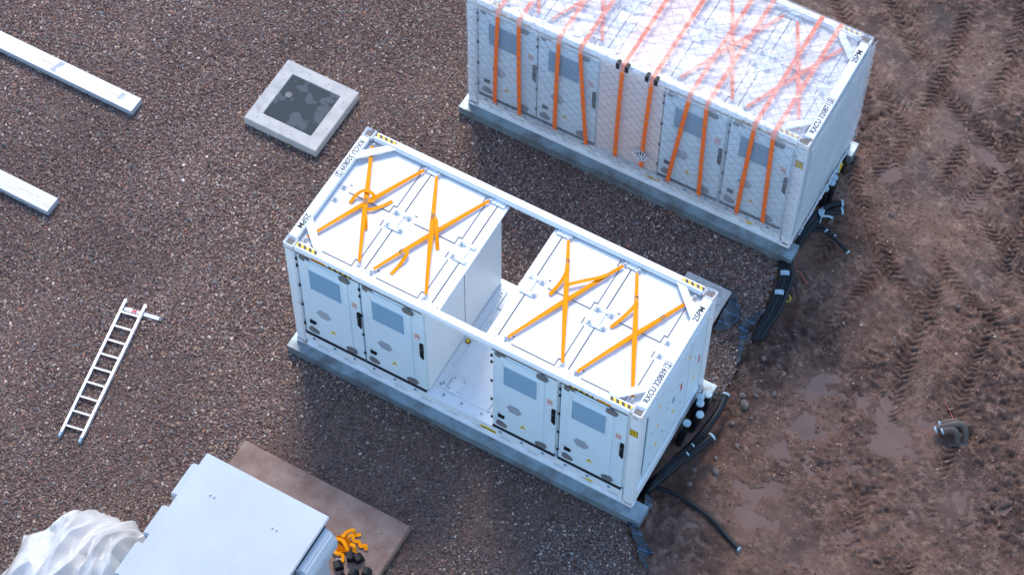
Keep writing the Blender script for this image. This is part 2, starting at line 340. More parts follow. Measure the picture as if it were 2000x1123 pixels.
def mud_height(X, Y):
    Z = -0.262 + 0.06*(fbm(X*0.55, Y*0.55, 3, 3)-0.5)
    mk = np.clip((fbm(X*0.7, Y*0.7, 40, 3)-0.33)*4.5, 0.12, 1)
    wx = X+.25*(fbm(X*1.7, Y*1.7, 71, 3)-.5); wy = Y+.25*(fbm(X*1.7, Y*1.7, 72, 3)-.5)
    Z += 0.085*(ridge(wx*2.1+wy*.5, wy*2.8-wx*.6, 11, 4)-0.55)*mk + 0.125*(fbm(wx*7, wy*7, 21, 3)-0.5)*mk + 0.085*(fbm(X*15, Y*15, 25, 2)-0.5)*mk
    cl = vn(X*13, Y*13, 77)*vn(X*5+3, Y*5, 78); Z += 0.06*np.clip(cl-0.40, 0, 1)/0.5*mk
    for pts, w, sg in TRACKS:
        P = np.array(pts); best = np.full(X.shape, 1e9); S = np.zeros(X.shape); D = np.zeros(X.shape); acc = 0
        for a, b in zip(P[:-1], P[1:]):
            d = b-a; L_ = np.hypot(*d); t = d/L_
            u = np.clip((X-a[0])*t[0]+(Y-a[1])*t[1], 0, L_); cx = X-(a[0]+u*t[0]); cy = Y-(a[1]+u*t[1])
            r = np.hypot(cx, cy); sd = cx*-t[1]+cy*t[0]; k = r < best
            best = np.where(k, r, best); S = np.where(k, acc+u, S); D = np.where(k, sd, D); acc += L_
        e = np.clip((w/2-best)/0.09, 0, 1)*np.clip((fbm(X*1.1, Y*1.1, 60+int(w*100)+len(pts), 3)-0.32)*5, 0, 1)
        ph = (S + sg*np.abs(D)*0.75 + 0.22*fbm(X*2.3, Y*2.3, 5, 3))/0.112
        bar = np.clip(np.sin(ph*2*math.pi)*2.2, -1, 1)
        Z = Z*(1-.45*e) - .262*.45*e + e*(0.021*bar*(.45+.9*fbm(X*3.3, Y*3.3, 82, 2))-0.018) + 0.010*np.exp(-((best-w/2-0.04)/0.04)**2)*mk
    wet = np.zeros(X.shape)
    for px, py, a, b, th in PUDDLES:
        c, s = math.cos(th), math.sin(th); u = ((X-px)*c+(Y-py)*s)/a; v = (-(X-px)*s+(Y-py)*c)/b
        q = np.sqrt(u*u+v*v)*1.0 + 3.0*(fbm(X*3.2, Y*3.2, 90, 4)-0.46)
        k = np.clip(1.25-q, 0, 1); k = k*k*(3-2*k); wet = np.maximum(wet, np.clip(1.9-q, 0, 1))
        Z = Z*(1-k) + (WATER_Z-0.010+0.62*(Z+0.262))*k
    # the soil is dug out round the cable ducts at the container ends
    red = np.zeros(X.shape)
    for px, py, a, b, dz in [(6.40,1.3,.42,1.15,.10),(6.60,4.40,.26,.34,.06),(6.50,6.3,.36,.75,.09),(6.45,.75,.35,.3,.06),(9.85,3.78,.30,.20,.10),(6.55,5.6,.3,.25,.05)]:
        q = np.hypot((X-px)/a, (Y-py)/b) + 0.5*(fbm(X*4, Y*4, 33, 3)-0.5); k = np.clip(1.15-q, 0, 1); Z -= dz*k
        if px < 9: red = np.maximum(red, np.clip(1.25-q, 0, 1)*(0.35+0.65*fbm(X*2, Y*2, 12, 3)))
    return Z, red, wet

def axis(lo, f0, f1, hi, fine):
    a = f0-np.cumsum(np.geomspace(fine, (f0-lo)*0.22, 26)); a = a[a > lo][::-1]
    b = f1+np.cumsum(np.geomspace(fine, (hi-f1)*0.22, 26)); b = b[b < hi]
    return np.concatenate([[lo], a, np.arange(f0, f1+1e-6, fine), b, [hi]])
gx = axis(-150, 4.4, 12.2, 160, 0.024); gy = axis(-150, -1.9, 13.3, 160, 0.024)
GX, GY = np.meshgrid(gx, gy)
GZ, GRED, GWET = mud_height(GX, GY)
inside = np.clip((edge_x(GY)-0.05-GX)/0.25, 0, 1); GZ = GZ*(1-inside) + -0.335*inside
far = np.clip((np.hypot(GX-3, GY-3)-14)/10, 0, 1); GZ = GZ*(1-far) - 0.30*far
me = grid_mesh('ground', GX, GY, GZ, 'mud')
ca = me.color_attributes.new('soil', 'FLOAT_COLOR', 'POINT')
cc = np.zeros((GX.size, 4), np.float32); cc[:,0] = GRED.ravel(); cc[:,1] = GWET.ravel(); cc[:,3] = 1
ca.data.foreach_set('color', cc.ravel())
tag(obj('ground', me), 'brown churned mud with tyre tracks and puddles', None, kind='structure')

# puddle water: only where the mud dips under the water level
mat('puddle_water', (0.17, 0.096, 0.066), 0.07, var=(0.11, 0.064, 0.046), vscale=2.0, vamt=0.8, bump=(9, 0.03, 0.01), spec=0.45)
low = (GZ < WATER_Z+0.002) & (GX > 5.8) & (GX < 12.15) & (GY > -1.85) & (GY < 13.2) & (GWET > 0.02)
cell = low[:-1,:-1] | low[1:,:-1] | low[:-1,1:] | low[1:,1:]
ii = np.arange(GX.size).reshape(GX.shape)
q = np.stack([ii[:-1,:-1], ii[:-1,1:], ii[1:,1:], ii[1:,:-1]], -1)[cell]
uq, inv = np.unique(q.ravel(), return_inverse=True)
me = bpy.data.meshes.new('puddle_water'); me.vertices.add(len(uq))
me.vertices.foreach_set('co', np.stack([GX.ravel()[uq], GY.ravel()[uq], np.full(len(uq), WATER_Z)], -1).astype(np.float32).ravel())
me = finish_quads(me, inv.reshape(-1, 4), 'puddle_water', True)
tag(obj('puddle_water', me), 'shallow muddy rain water standing in hollows of the mud', None, kind='structure')

# gravel bed (fines under the stones)
def gravel_bed_material():
    m = bpy.data.materials.new('gravel_fines'); m.use_nodes = True; MATS['gravel_fines'] = m
    n = m.node_tree.nodes; l = m.node_tree.links; b = n['Principled BSDF']; b.inputs['Roughness'].default_value = 0.9
    g = n.new('ShaderNodeNewGeometry'); v = n.new('ShaderNodeTexVoronoi'); v.inputs['Scale'].default_value = 36
    l.new(g.outputs['Position'], v.inputs['Vector'])
    sp = n.new('ShaderNodeSeparateColor'); l.new(v.outputs['Color'], sp.inputs['Color'])
    cr = n.new('ShaderNodeValToRGB'); e = cr.color_ramp.elements
    e[0].position = 0; e[0].color = (0.070, 0.038, 0.028, 1); e[1].position = 1; e[1].color = (0.19, 0.115, 0.085, 1)
    l.new(sp.outputs[0], cr.inputs['Fac']); l.new(cr.outputs['Color'], b.inputs['Base Color'])
    bp = n.new('ShaderNodeBump'); bp.inputs['Strength'].default_value = 0.6; bp.inputs['Distance'].default_value = 0.02; bp.invert = True
    l.new(v.outputs['Distance'], bp.inputs['Height']); l.new(bp.outputs['Normal'], b.inputs['Normal'])
gravel_bed_material()
by = axis(-60, -8, 13, 80, 0.05)
ex = edge_x(by) + 0.10*(fbm(by*2.1, by*0, 5, 3)-0.5)
fr = np.array([0, .5, .8, .9, .95, .98])
BX = np.concatenate([-60 + (ex[:,None]+60)*fr[None,:], ex[:,None]-0.12, ex[:,None]-0.04, ex[:,None]+0.02], 1)
BY = np.repeat(by[:,None], BX.shape[1], 1)
BZ = np.full(BX.shape, -0.205); BZ[:,-2] = -0.225; BZ[:,-1] = -0.34
tag(obj('gravel_bed', grid_mesh('gravel_bed', BX, BY, BZ, 'gravel_fines')), 'compacted brown fines under the gravel', None, kind='structure')

# gravel stones: one mass
m = bpy.data.materials.new('gravel_stone'); m.use_nodes = True; MATS['gravel_stone'] = m
b = m.node_tree.nodes['Principled BSDF']; b.inputs['Roughness'].default_value = 0.7
a_ = m.node_tree.nodes.new('ShaderNodeAttribute'); a_.attribute_name = 'stone'; m.node_tree.links.new(a_.outputs['Color'], b.inputs['Base Color'])
def stones(name, x, y, z, r, pal, seed, matname='gravel_stone', flat=0.75):
    g = np.random.default_rng(seed); n = len(x)
    base = np.array([[1,.8,-.45],[-1,.8,-.45],[-1,-.8,-.45],[1,-.8,-.45],[.5,0,.75],[-.5,0,.75]], float)
    an = g.uniform(0, 2*math.pi, n); el = g.uniform(0.65, 1.0, n)
    V = base[None]*(g.uniform(0.75, 1.2, (n, 6, 1))) + g.normal(0, 0.2, (n, 6, 3))
    V = V*np.stack([np.ones(n), el, np.full(n, flat)], -1)[:,None,:]
    c, s = np.cos(an), np.sin(an)
    Vx = V[:,:,0]*c[:,None]-V[:,:,1]*s[:,None]; Vy = V[:,:,0]*s[:,None]+V[:,:,1]*c[:,None]
    P = np.stack([Vx, Vy, V[:,:,2]], -1)*r[:,None,None] + np.stack([x, y, z], -1)[:,None,:]
    tri = np.array([[0,1,5],[0,5,4],[2,3,4],[2,4,5],[1,2,5],[3,0,4]])
    F = (tri[None] + (np.arange(n)*6)[:,None,None]).reshape(-1, 3)
    me = bpy.data.meshes.new(name); me.vertices.add(n*6); me.vertices.foreach_set('co', P.astype(np.float32).ravel())
    me = finish_quads(me, F, matname, False)
    if pal is not None:
        pal = np.array(pal); w = pal[:,3]/pal[:,3].sum(); k = g.choice(len(pal), n, p=w)
        colr = pal[k,:3]*g.uniform(0.8, 1.2, (n, 1))*(.66+.68*fbm(x*.55, y*.55, 91, 4))[:,None]; colr = np.concatenate([colr, np.ones((n, 1))], 1)
        at = me.color_attributes.new('stone', 'FLOAT_COLOR', 'POINT'); at.data.foreach_set('color', np.repeat(colr, 6, 0).astype(np.float32).ravel())
    return obj(name, me)
rng = np.random.default_rng(7)
PAL = [(0.088,0.048,0.037,2.6),(0.175,0.101,0.078,3.8),(0.250,0.155,0.120,3.6),(0.225,0.170,0.140,1.8),(0.17,0.160,0.155,1.1),(0.42,0.30,0.215,1.1),(0.36,0.25,0.14,0.4),(0.62,0.50,0.40,0.4),(0.38,0.155,0.09,0.4)]
# covers the photographed ground plus a margin all round
e1 = np.array([15.8, 8.985]); e1 = e1/np.hypot(*e1); e2 = np.array([-e1[1], e1[0]])
N = 540000
uu = rng.uniform(-2.0, 19.5, N); vv = rng.uniform(-12.8, 1.6, N)
sx = -8.37 + e1[0]*uu + e2[0]*vv; sy = 3.4 + e1[1]*uu + e2[1]*vv
keep = sx < edge_x(sy)-0.02+0.10*(fbm(sy*2.1, sy*0, 5, 3)-0.5)+rng.normal(0, 0.035, N)
for x0, x1, y0, y1 in [(0.05,5.9,0.2,2.2),(0.05,5.9,5.65,7.6),(0.3,3.2,-7,-1.95),(-3.1,-1.8,3.3,4.65)]:
    keep &= ~((sx > x0) & (sx < x1) & (sy > y0) & (sy < y1))
dust = np.clip((fbm(sx*0.9, sy*0.9, 8, 4)-0.42)*5, 0, 1)*np.clip(1-np.hypot((sx-3.2)/4.2, (sy+1.2)/1.9), 0, 1)*1.5
keep &= rng.uniform(0, 1, N) > np.clip(dust*1.6, 0, 0.82)
sx, sy = sx[keep], sy[keep]; n_ = len(sx)
rr = np.clip(rng.lognormal(math.log(0.0134), 0.30, n_), 0.007, 0.034)
sz = -0.205 + rr*0.35 + rng.uniform(0, 0.014, n_) + 0.02*(fbm(sx*1.2, sy*1.2, 4, 3)-0.5)
gs = stones('gravel', sx, sy, sz, rr, PAL, 3)
tag(gs, 'reddish brown and grey crushed gravel round the containers', 'gravel', kind='stuff')
# pebbles and clods thinly strewn over the mud
n2 = 50000
mx_ = rng.uniform(4.4, 12.2, n2); my_ = rng.uniform(-1.9, 13, n2)
near = rng.uniform(0, 1, n2) < np.where(mx_ < edge_x(my_)+0.5, 0.5, 1.0)*np.clip((fbm(mx_*1.1, my_*1.1, 66, 4)-.40)*6, .06, 1)
ok = near & (mx_ > edge_x(my_)); mx_, my_ = mx_[ok], my_[ok]; hz, _, hw = mud_height(mx_, my_); ok = hz > WATER_Z+0.004
mx_, my_, hz = mx_[ok], my_[ok], hz[ok]; r2 = np.clip(rng.lognormal(math.log(0.012), 0.42, len(mx_)), 0.005, 0.045)
ps = stones('mud_clods', mx_, my_, hz+r2*0.15, r2, [(0.062,0.028,0.016,5),(0.125,0.062,0.038,5),(0.23,0.125,0.080,3.5),(0.24,0.16,0.12,0.5),(0.45,0.37,0.29,0.12),(0.20,0.085,0.05,0.4)], 5, flat=.6)
tag(ps, 'small clods and pebbles strewn over the mud', 'clods', kind='stuff')
def ground_at(x, y):
    return float(mud_height(np.array([float(x)]), np.array([float(y)]))[0][0]) if x > edge_x(y) else -0.19

# ------------------------------------------------------------------ containers
L, W, H = 6.058, 2.438, 2.896
CACHE = {}
def shared(key, mb_fn, mats, bevel=0.0, smooth=False):
    if key not in CACHE: CACHE[key] = mb_fn().mesh(key, mats, bevel, smooth)
    return CACHE[key]

def casting(top):
    mb = MB(); mb.box(0, .182, 0, .166, 0, .122); me = mb.mesh('corner_casting', ['rusty_white', 'casting_hole'], 0.006)
    bm = bmesh.new(); bm.from_mesh(me); bm.faces.ensure_lookup_table()
    big = [f for f in bm.faces if f.calc_area() > 0.012 and abs(f.normal.z) < 2 and ((f.normal.z > .9) if top else (f.normal.y < -.9 or abs(f.normal.x) > .9))]
    for f in big:
        ins = bmesh.ops.inset_individual(bm, faces=[f], thickness=0.040)
        nf = f; nn = f.normal.copy()
        bmesh.ops.translate(bm, verts=list(nf.verts), vec=nn*-0.028); nf.material_index = 1
    bm.to_mesh(me); bm.free(); return me

DOOR_X = [0.205, 1.312, 3.588, 4.738]
def door_panel():
    mb = MB(); mb.box(0, 1.088, 0.0, 0.035, 0, 2.335); mb.prism([(.14,.12),(.88,.12),(.88,2.22),(.14,2.22)], (0,-.0005,0), (1,0,0), (0,0,1), (0,-1,0), .018); return mb
def oval_patch():
    pts = [(-.10,-.01),(-.085,.045),(-.04,.065),(-.035,.088),(.03,.088),(.035,.065),(.075,.05),(.10,0),(.09,-.055),(.04,-.075),(-.05,-.075),(-.09,-.05)]
    mb = MB(); mb.prism(pts, (0,0,0), (1,0,0), (0,0,1), (0,-1,0), .006); return mb
def vent():
    mb = MB(); mb.box(0, .56, -.004, 0, 0, .545); mb.cur = 2
    for a in ((-.02,.58,-.02,0),(-.02,.58,.545,.565),(-.02,0,0,.545),(.56,.58,0,.545)): mb.box(a[0],a[1],-.016,0,a[2],a[3])
    mb.cur = 1
    for i in range(26): mb.prism([(0,0),(-.010,.004),(0,.012)], (.006,-.004,.006+i*.0207), (0,1,0), (0,0,1), (1,0,0), .548)
    return mb
def hexagon():
    mb = MB(); mb.prism([(.135*math.cos(k*math.pi/3)*1.0, .115*math.sin(k*math.pi/3)*1.12) for k in range(6)], (0,0,0), (1,0,0), (0,0,1), (0,-1,0), .006); return mb
def handle():
    mb = MB(); mb.prism([(0,.42),(.06,.42),(.06,-.02),(.045,0),(0,.05)], (0,0,0), (1,0,0), (0,0,1), (0,-1,0), .03)
    mb.cur = 1; mb.cyl((.03,-.03,.30), (0,-1,0), .018, .01, 10); return mb
def triangle():
    mb = MB(); mb.prism([(-.055,0),(.055,0),(0,.095)], (0,0,0), (1,0,0), (0,0,1), (0,-1,0), .003)
    mb.cur = 1; mb.prism([(.006,.068),(-.014,.038),(0,.04),(-.008,.014),(.016,.046),(.002,.046)], (0,-.003,0), (1,0,0), (0,0,1), (0,-1,0), .002); return mb
def warning_label():
    mb = MB(); mb.box(-.055,.055,-.002,0,-.085,.085); mb.cur = 1; mb.box(-.053,.053,-.004,-.002,.058,.083); mb.cur = 2; mb.box(-.053,.053,-.004,-.002,-.022,.002)
    mb.cur = 3
    for z in (.04,.026,.012): mb.box(-.045,.04,-.0035,-.002,z,z+.005)
    for z in (-.05,-.066): mb.box(-.01,.045,-.0035,-.002,z,z+.005)
    mb.cur = 1; mb.prism([(-.05,-.078),(-.018,-.078),(-.034,-.045)], (0,-.002,0), (1,0,0), (0,0,1), (0,-1,0), .002); return mb

def make_door(root, x0, gap_bolts=True):
    d = obj('door', shared('door', door_panel, 'door_paint', 0.006), root, (x0, 0.040, 0.418))
    def c(name, key, fn, mats, loc, bev=0.0): return obj(name, shared(key, fn, mats, bev), d, loc)
    c('vent_grille', 'vent_grille', vent, ['vent_metal', 'vent_metal', 'door_paint'], (.205, -.0185, 1.472))
    c('inspection_plate', 'inspection_plate', hexagon, 'hex_plate', (.385, -.0185, .80), .002)
    for px, pz in ((.135,2.225),(.84,2.195),(.165,.17),(.85,.13)): c('adhesive_pad', 'adhesive_pad', oval_patch, 'grey_patch', (px, -.019 if .15 < px < .87 else -.001, pz))
    c('latch_box', 'latch_box', lambda: MB().box(-.055,.055,-.03,0,-.035,.035), 'black_plastic', (.165, -.0185, .435), .006)
    c('handle', 'handle', handle, ['black_plastic', 'bolt_steel'], (1.018, -.001, .985), .003)
    c('warning_triangle', 'warning_triangle', triangle, ['yellow_sign', 'sign_black'], (.535, -.0185, .355))
    c('small_triangle', 'small_triangle', lambda: MB().prism([(-.02,0),(.02,0),(0,.035)], (0,0,0), (1,0,0), (0,0,1), (0,-1,0), .003), 'orange_sign', (.185, -.0185, 2.03))
    c('warning_label', 'warning_label', warning_label, ['paper_white', 'orange_sign', 'red_sign', 'grey_patch'], (.975, -.001, 1.545))
    for hz in (.24,.80,1.365,1.93,2.12): c('hinge', 'hinge', lambda: MB().box(-.022,.012,-.022,.0,-.028,.028), 'black_plastic', (-.006, -.001, hz), .004)
    c('top_shadow_strip', 'door_shadow_strip', lambda: MB().box(0,1.09,0,.034,-.016,.016), 'dark_gap', (0, -.032, 2.3515))  # black strip painted in as the shadow gap under the top rail
    c('bottom_shadow_strip', 'door_shadow_strip', None, 'dark_gap', (0, -.022, -.0275))  # same black strip as the shadow line below the door
    return d

def lug():
    mb = MB(); mb.box(-.045,.045,-.045,.045,0,.010); mb.cyl((0,0,.010),(0,0,1),.030,.030,10,.026); mb.cyl((0,0,.040),(0,0,1),.026,.020,10,.012); return mb
def bracket_pair():
    mb = MB()
    for s in (-1, 1):
        mb.box(-.11,.11,s*.145-.035,s*.145+.035,.0,.014); mb.cur = 1
        for bx in (-.08,.08): mb.cyl((bx,s*.145,.014),(0,0,1),.015,.014,8)
        mb.cur = 0
    mb.box(-.035,.035,-.11,.11,0,.008); return mb
def edge_bracket():
    mb = MB(); mb.box(-.12,.12,-.05,.05,0,.016); mb.cur = 1
    for bx, by_ in ((-.085,.022),(.085,.022),(-.05,-.022),(.03,-.022)): mb.cyl((bx,by_,.016),(0,0,1),.014,.016,8)
    return mb
def panel_poly(x0, x1, y0, y1):
    a, b = .055, .13
    return [(x0+a,y0),(x1-a,y0),(x1-a,y0+b),(x1,y0+b),(x1,y1-b),(x1-a,y1-b),(x1-a,y1),(x0+a,y1),(x0+a,y1-b),(x0,y1-b),(x0,y0+b),(x0+a,y0+b)]

ZR = 2.786   # module roof level
def make_module(root, x0, x1, fl0, fl1, seam, lugx, flange):
    """x0..x1 body, fl0..fl1 roof plate, lugx lug rows"""
    mb = MB(); mb.box(x0, x1, .075, 2.363, .385, ZR-.03)
    body = put('battery_module', mb, 'module_paint', root, bevel=.01)
    put('roof_plate', MB().box(fl0, fl1, .155, 2.285, ZR-.028, ZR), 'roof_paint', body, bevel=.004)
    for sx_ in seam: put('roof_seam', MB().box(sx_-.007, sx_+.007, .16, 2.28, ZR+.0005, ZR+.0045), 'dark_gap', body)
    for xa, xb in lugx:
        for ya, yb in ((.255, 1.10), (1.355, 2.235)):
            poly = panel_poly(xa+.055, xb-.045, ya-.045, yb+.045)
            put('panel_edge_shade', MB().prism([(p[0]+.011, p[1]-.011) for p in poly], (0,0,ZR+.0005), (1,0,0), (0,1,0), (0,0,1), .004), 'seam_shade_brown', body)  # shifted dark outline paints the gap shade along two panel edges
            put('roof_panel', MB().prism(poly, (0,0,ZR+.001), (1,0,0), (0,1,0), (0,0,1), .011), 'roof_paint', body, bevel=.003)
            for X_ in (xa, xb):
                for Y_ in (ya, yb): obj('lifting_lug', shared('lifting_lug', lug, 'lug_white', .003), body, (X_, Y_, ZR+.0015))
    bx = sorted(set([seam[0]] + ([flange] if flange else [])))
    for X_ in bx:
        obj('clamp_bracket', shared('clamp_bracket', bracket_pair, ['white_paint', 'bolt_steel'], .003), body, (X_, 1.23, ZR+.006))
        for Y_, rz in ((2.255, 0), (.185, math.pi)):
            o = obj('edge_bracket', shared('edge_bracket', edge_bracket, ['white_paint', 'bolt_steel'], .004), body, (X_, Y_, ZR+.006)); o.rotation_euler.z = rz
    return body

def make_container(loc, rz, number, check, open_middle, label):
    root = empty('battery_container', loc, rz)
    tag(root, label, 'container', 'white battery containers on galvanised beams')
    # base: long sills, end sills, floor
    prof = [(0.0,0.002),(0.0,.080),(.030,.095),(.030,.165),(.006,.185),(.006,.372),(.20,.372),(.20,0.002)]
    put('base_sill', MB().prism([(-p[0], p[1]) for p in prof], (.186,0.004,0), (0,-1,0), (0,0,1), (1,0,0), L-.372), 'white_paint', root, bevel=.006)
    put('base_sill', MB().prism(prof, (.186,W-.004,0), (0,-1,0), (0,0,1), (1,0,0), L-.372), 'white_paint', root, bevel=.006)
    for X_ in (0.01, L-.15): put('end_sill', MB().box(X_, X_+.14, .17, W-.17, .004, .30), 'white_paint', root, bevel=.008)
    fl = put('floor_plate', MB().box(.16, L-.16, .206, W-.206, .32, .372), 'white_paint', root)
    k = 0
    for X_ in np.arange(.42, 5.7, .475):
        mb = MB(); mb.box(X_, X_+.16, .008, .030, .112, .140); mb.box(X_-.025, X_, .004, .033, .085, .18); mb.box(X_+.16, X_+.185, .004, .033, .085, .18)
        put('lashing_bar', mb, 'white_paint', root, bevel=.003)
    for x0 in DOOR_X:
        for bx in (.15, .53, .90):
            mb = MB(); mb.cyl((x0+bx, .0098, .335), (0,-1,0), .022, .014, 10); mb.box(x0+bx-.035, x0+bx+.035, .006, .0098, .305, .312)
            put('door_stop_bolt', mb, 'blue_bolt', root)
    # posts with castings
    ct, cb = casting(True), casting(False)
    for X_, Y_, sx_, sy_ in ((0,0,1,1),(L,0,-1,1),(0,W,1,-1),(L,W,-1,-1)):
        xa, xb = sorted((X_+sx_*.006, X_+sx_*.172)); ya, yb = sorted((Y_+sy_*.006, Y_+sy_*.155))
        p = put('corner_post', MB().box(xa, xb, ya, yb, .118, H-.118), 'white_paint', root, bevel=.018)
        for me_, z0 in ((ct, H-.122), (cb, .0)):
            o = obj('corner_casting', me_, p, (min(X_, X_+sx_*.182), min(Y_, Y_+sy_*.166), z0))
    # top rails
    for Y0, near in ((0, True), (W-.15, False)):
        r_ = put('top_rail', MB().box(.184, L-.184, Y0+.004, Y0+.146, 2.776, H-.004), 'white_paint', root, bevel=.022)
        ym = Y0+.055
        for xa, xb in ((.20,.56), (L-.56,L-.20)):
            put('hazard_stripe', MB().box(xa, xb, ym+(0 if near else .005), ym+.058, H-.0045, H-.0005), 'hazard_flat', r_)
        if near:
            put('hazard_stripe', MB().box(.80, 1.20, .0008, .0045, 2.803, 2.838), 'hazard_front', r_); put('hazard_stripe', MB().box(4.88, 5.28, .0008, .0045, 2.803, 2.838), 'hazard_front', r_)
            put('caution_label', MB().box(.50, .74, .0008, .0045, 2.800, 2.842), 'orange_sign', r_); put('caution_label', MB().box(5.34, 5.56, .0008, .0045, 2.800, 2.842), 'orange_sign', r_)
    for X0, left in ((0, True), (L-.155, False)):
        r_ = put('end_rail', MB().box(X0+.004, X0+.151, .168, W-.168, 2.772, H-.006), 'white_paint', root, bevel=.010)
        zt = H-.006
        if left:
            xd, yd, o1, o2, ob = (0,-1,0), (1,0,0), (.035,2.17,zt), (.035,.62,zt), (.028,1.52,zt)
        else:
            xd, yd, o1, o2, ob = (0,1,0), (-1,0,0), (L-.035,.27,zt), (L-.035,1.82,zt), (L-.028,.92,zt)
        lettering('RXCU '+number, o1, xd, yd, .62, .092, 'sign_black', r_)
        lettering('25PM', o2, xd, yd, .27, .092, 'sign_black', r_)
        o = Vector(ob); xv, yv = Vector(xd), Vector(yd)
        lettering(check, o+xv*.028+yv*.012, xd, yd, .046, .084, 'sign_black', r_)
        mb = MB()
        for a0, a1, b0, b1 in ((0,.10,0,.008),(0,.10,.100,.108),(0,.008,.008,.100),(.092,.10,.008,.100)):
            mb.prism([(a0,b0),(a1,b0),(a1,b1),(a0,b1)], o+Vector((0,0,.001)), xv, yv, (0,0,1), .002)
        put('lettering_box', mb, 'sign_black', r_)
    # corner braces
    for cx, sx_ in ((0, 1), (L, -1)):
        for cy, sy_ in ((0, 1), (W, -1)):
            P = [(cx+sx_*.148, cy+sy_*.43), (cx+sx_*.148, cy+sy_*.61), (cx+sx_*.62, cy+sy_*.142), (cx+sx_*.46, cy+sy_*.142)]
            put('corner_brace', MB().prism(P, (0,0,H-.034), (1,0,0), (0,1,0), (0,0,1), .022), 'white_paint', root, bevel=.004)
    # battery modules
    make_module(root, .165, 2.43, .156, 2.61, (1.28, 2.445), ((.24,1.17),(1.39,2.31)), 2.435)
    make_module(root, 3.575, 5.893, 3.40, 5.902, (4.735, 3.565), ((3.69,4.62),(4.85,5.78)), 3.575)
    for x0 in DOOR_X: make_door(root, x0)
    # mullions between doors
    for X_ in (1.3025, 4.7255): put('door_mullion', MB().box(X_-.0065, X_+.0065, .035, .07, .40, 2.77), 'dark_gap' if False else 'vent_metal', root)
    # right end wall
    ew = put('end_wall', MB().box(L-.060, L-.040, .165, W-.165, .30, 2.776), 'door_paint', root)
    xx = L-.039
    def ep(name, y0, y1, z0, z1, m_='door_paint', t=.014, bv=.005): return put(name, MB().box(xx, xx+t, y0, y1, z0, z1), m_, ew, bevel=bv)
    ep('end_panel', .345, 1.71, 1.87, 2.42, t=.022, bv=.01); ep('end_panel', .345, 1.71, 1.31, 1.845, t=.022, bv=.01); ep('end_panel', .345, 1.71, .735, 1.285, t=.022, bv=.01); ep('end_panel', 1.74, 2.20, .735, 2.42, t=.022, bv=.01); ep('end_panel', .345, 2.20, .38, .71, t=.022, bv=.01)
    ep('panel_gap', .315, .330, .55, 2.45, 'dark_gap', .004, 0); ep('top_flange', .20, 2.24, 2.50, 2.62, 'white_paint', .03)
    for y_, z_, m_, wy, hz_ in ((1.66,2.12,'yellow_sign',.05,.09),(2.08,1.45,'red_sign',.05,.22),(1.48,1.50,'red_sign',.06,.2),(1.22,1.50,'blue_sign',.06,.15),(.70,2.12,'yellow_sign',.05,.09),
                         (1.25,1.10,'yellow_sign',.05,.09),(.70,1.53,'yellow_sign',.05,.09),(.70,.95,'yellow_sign',.05,.09),(1.95,1.08,'yellow_sign',.05,.09)):
        put('end_sticker', MB().box(xx+.0222, xx+.0245, y_-wy/2, y_+wy/2, z_-hz_/2, z_+hz_/2), m_, ew)
    for y_, z_ in ((1.0,1.75),(.9,1.05),(1.5,1.0),(.55,.55),(1.9,1.75),(1.2,.5),(1.0,1.6),(1.4,1.7),(.5,1.15),(.52,1.6)):
        put('panel_screw', MB().cyl((xx+.0222, y_, z_), (1,0,0), .014, .008, 8), 'bolt_steel', ew)
    lw = put('end_wall', MB().box(.040, .060, .165, W-.165, .30, 2.776), 'door_paint', root)
    # small signs on the near face
    s_ = put('container_sign', MB().box(3.385, 3.665, .0055, .0098, .195, .272), 'yellow_sign', root); lettering('CONTAINER', (3.405,.0055,.212), (1,0,0), (0,0,1), .24, .044, 'sign_black', s_)
    s_ = put('height_sign', MB().box(L-.165, L-.035, .0005, .0058, 2.26, 2.44), 'sign_black', root); put('sign_face', MB().box(L-.157, L-.043, -.0016, .0004, 2.268, 2.432), 'yellow_sign', s_)
    lettering('2.9m', (L-.150,-.0016,2.36), (1,0,0), (0,0,1), .10, .055, 'sign_black', s_, .002); lettering("9'6\"", (L-.145,-.0016,2.285), (1,0,0), (0,0,1), .09, .055, 'sign_black', s_, .002)
    put('data_plate', MB().box(5.235, 5.365, .0055, .0098, .195, .245), 'yellow_sign', root)
    if open_middle:
        for xa, xb in ((2.432,2.615),(3.39,3.573)):
            mb = MB(); mb.box(xa, xb, .212, W-.212, .3722, .385); mb.box(xb-.022 if xa < 3 else xa, xb if xa < 3 else xa+.022, .212, W-.212, .385, .43)
            put('floor_channel', mb, 'white_paint', root, bevel=.003)
            for yy in (.26,.30,2.12,2.19):
                put('floor_bolt', MB().cyl((xa+.07+(yy*7 % .05), yy, .385), (0,0,1), .018, .016, 8), 'bolt_steel', root)
        b_ = put('junction_box', MB().box(2.665,2.865,.22,.465,.3722,.43), 'white_paint', root, bevel=.008)
        for px, py in ((2.685,.24),(2.845,.24),(2.685,.445),(2.845,.445)): put('box_screw', MB().cyl((px,py,.43),(0,0,1),.010,.006,8), 'sign_black', b_)
        gl = put('cable_gland', MB().cyl((2.512,1.137,.385),(0,0,1),.046,.012,20), 'sign_black', root); put('gland_plug', MB().cyl((2.512,1.137,.397),(0,0,1),.034,.010,20), 'yellow_sign', gl)
        put('flat_bar', MB().box(3.03,3.075,.24,.56,.3722,.380), 'white_paint', root, bevel=.002)
        for X_ in (2.66,2.98,3.34): put('edge_bolt', MB().cyl((X_,.12,.375),(0,0,1),.02,.014,8), 'bolt_steel', root)
        for X_, m_ in ((2.4305,'side_seam'),(3.5665,'side_seam')): put('side_seam', MB().box(X_, X_+.004, 1.20, 1.209, .39, 2.75), 'seam_shade_brown', root)
        put('cable_tray', MB().box(2.62,3.38,1.9,W-.21,.3722,.40), 'white_paint', root, bevel=.004)
    else:
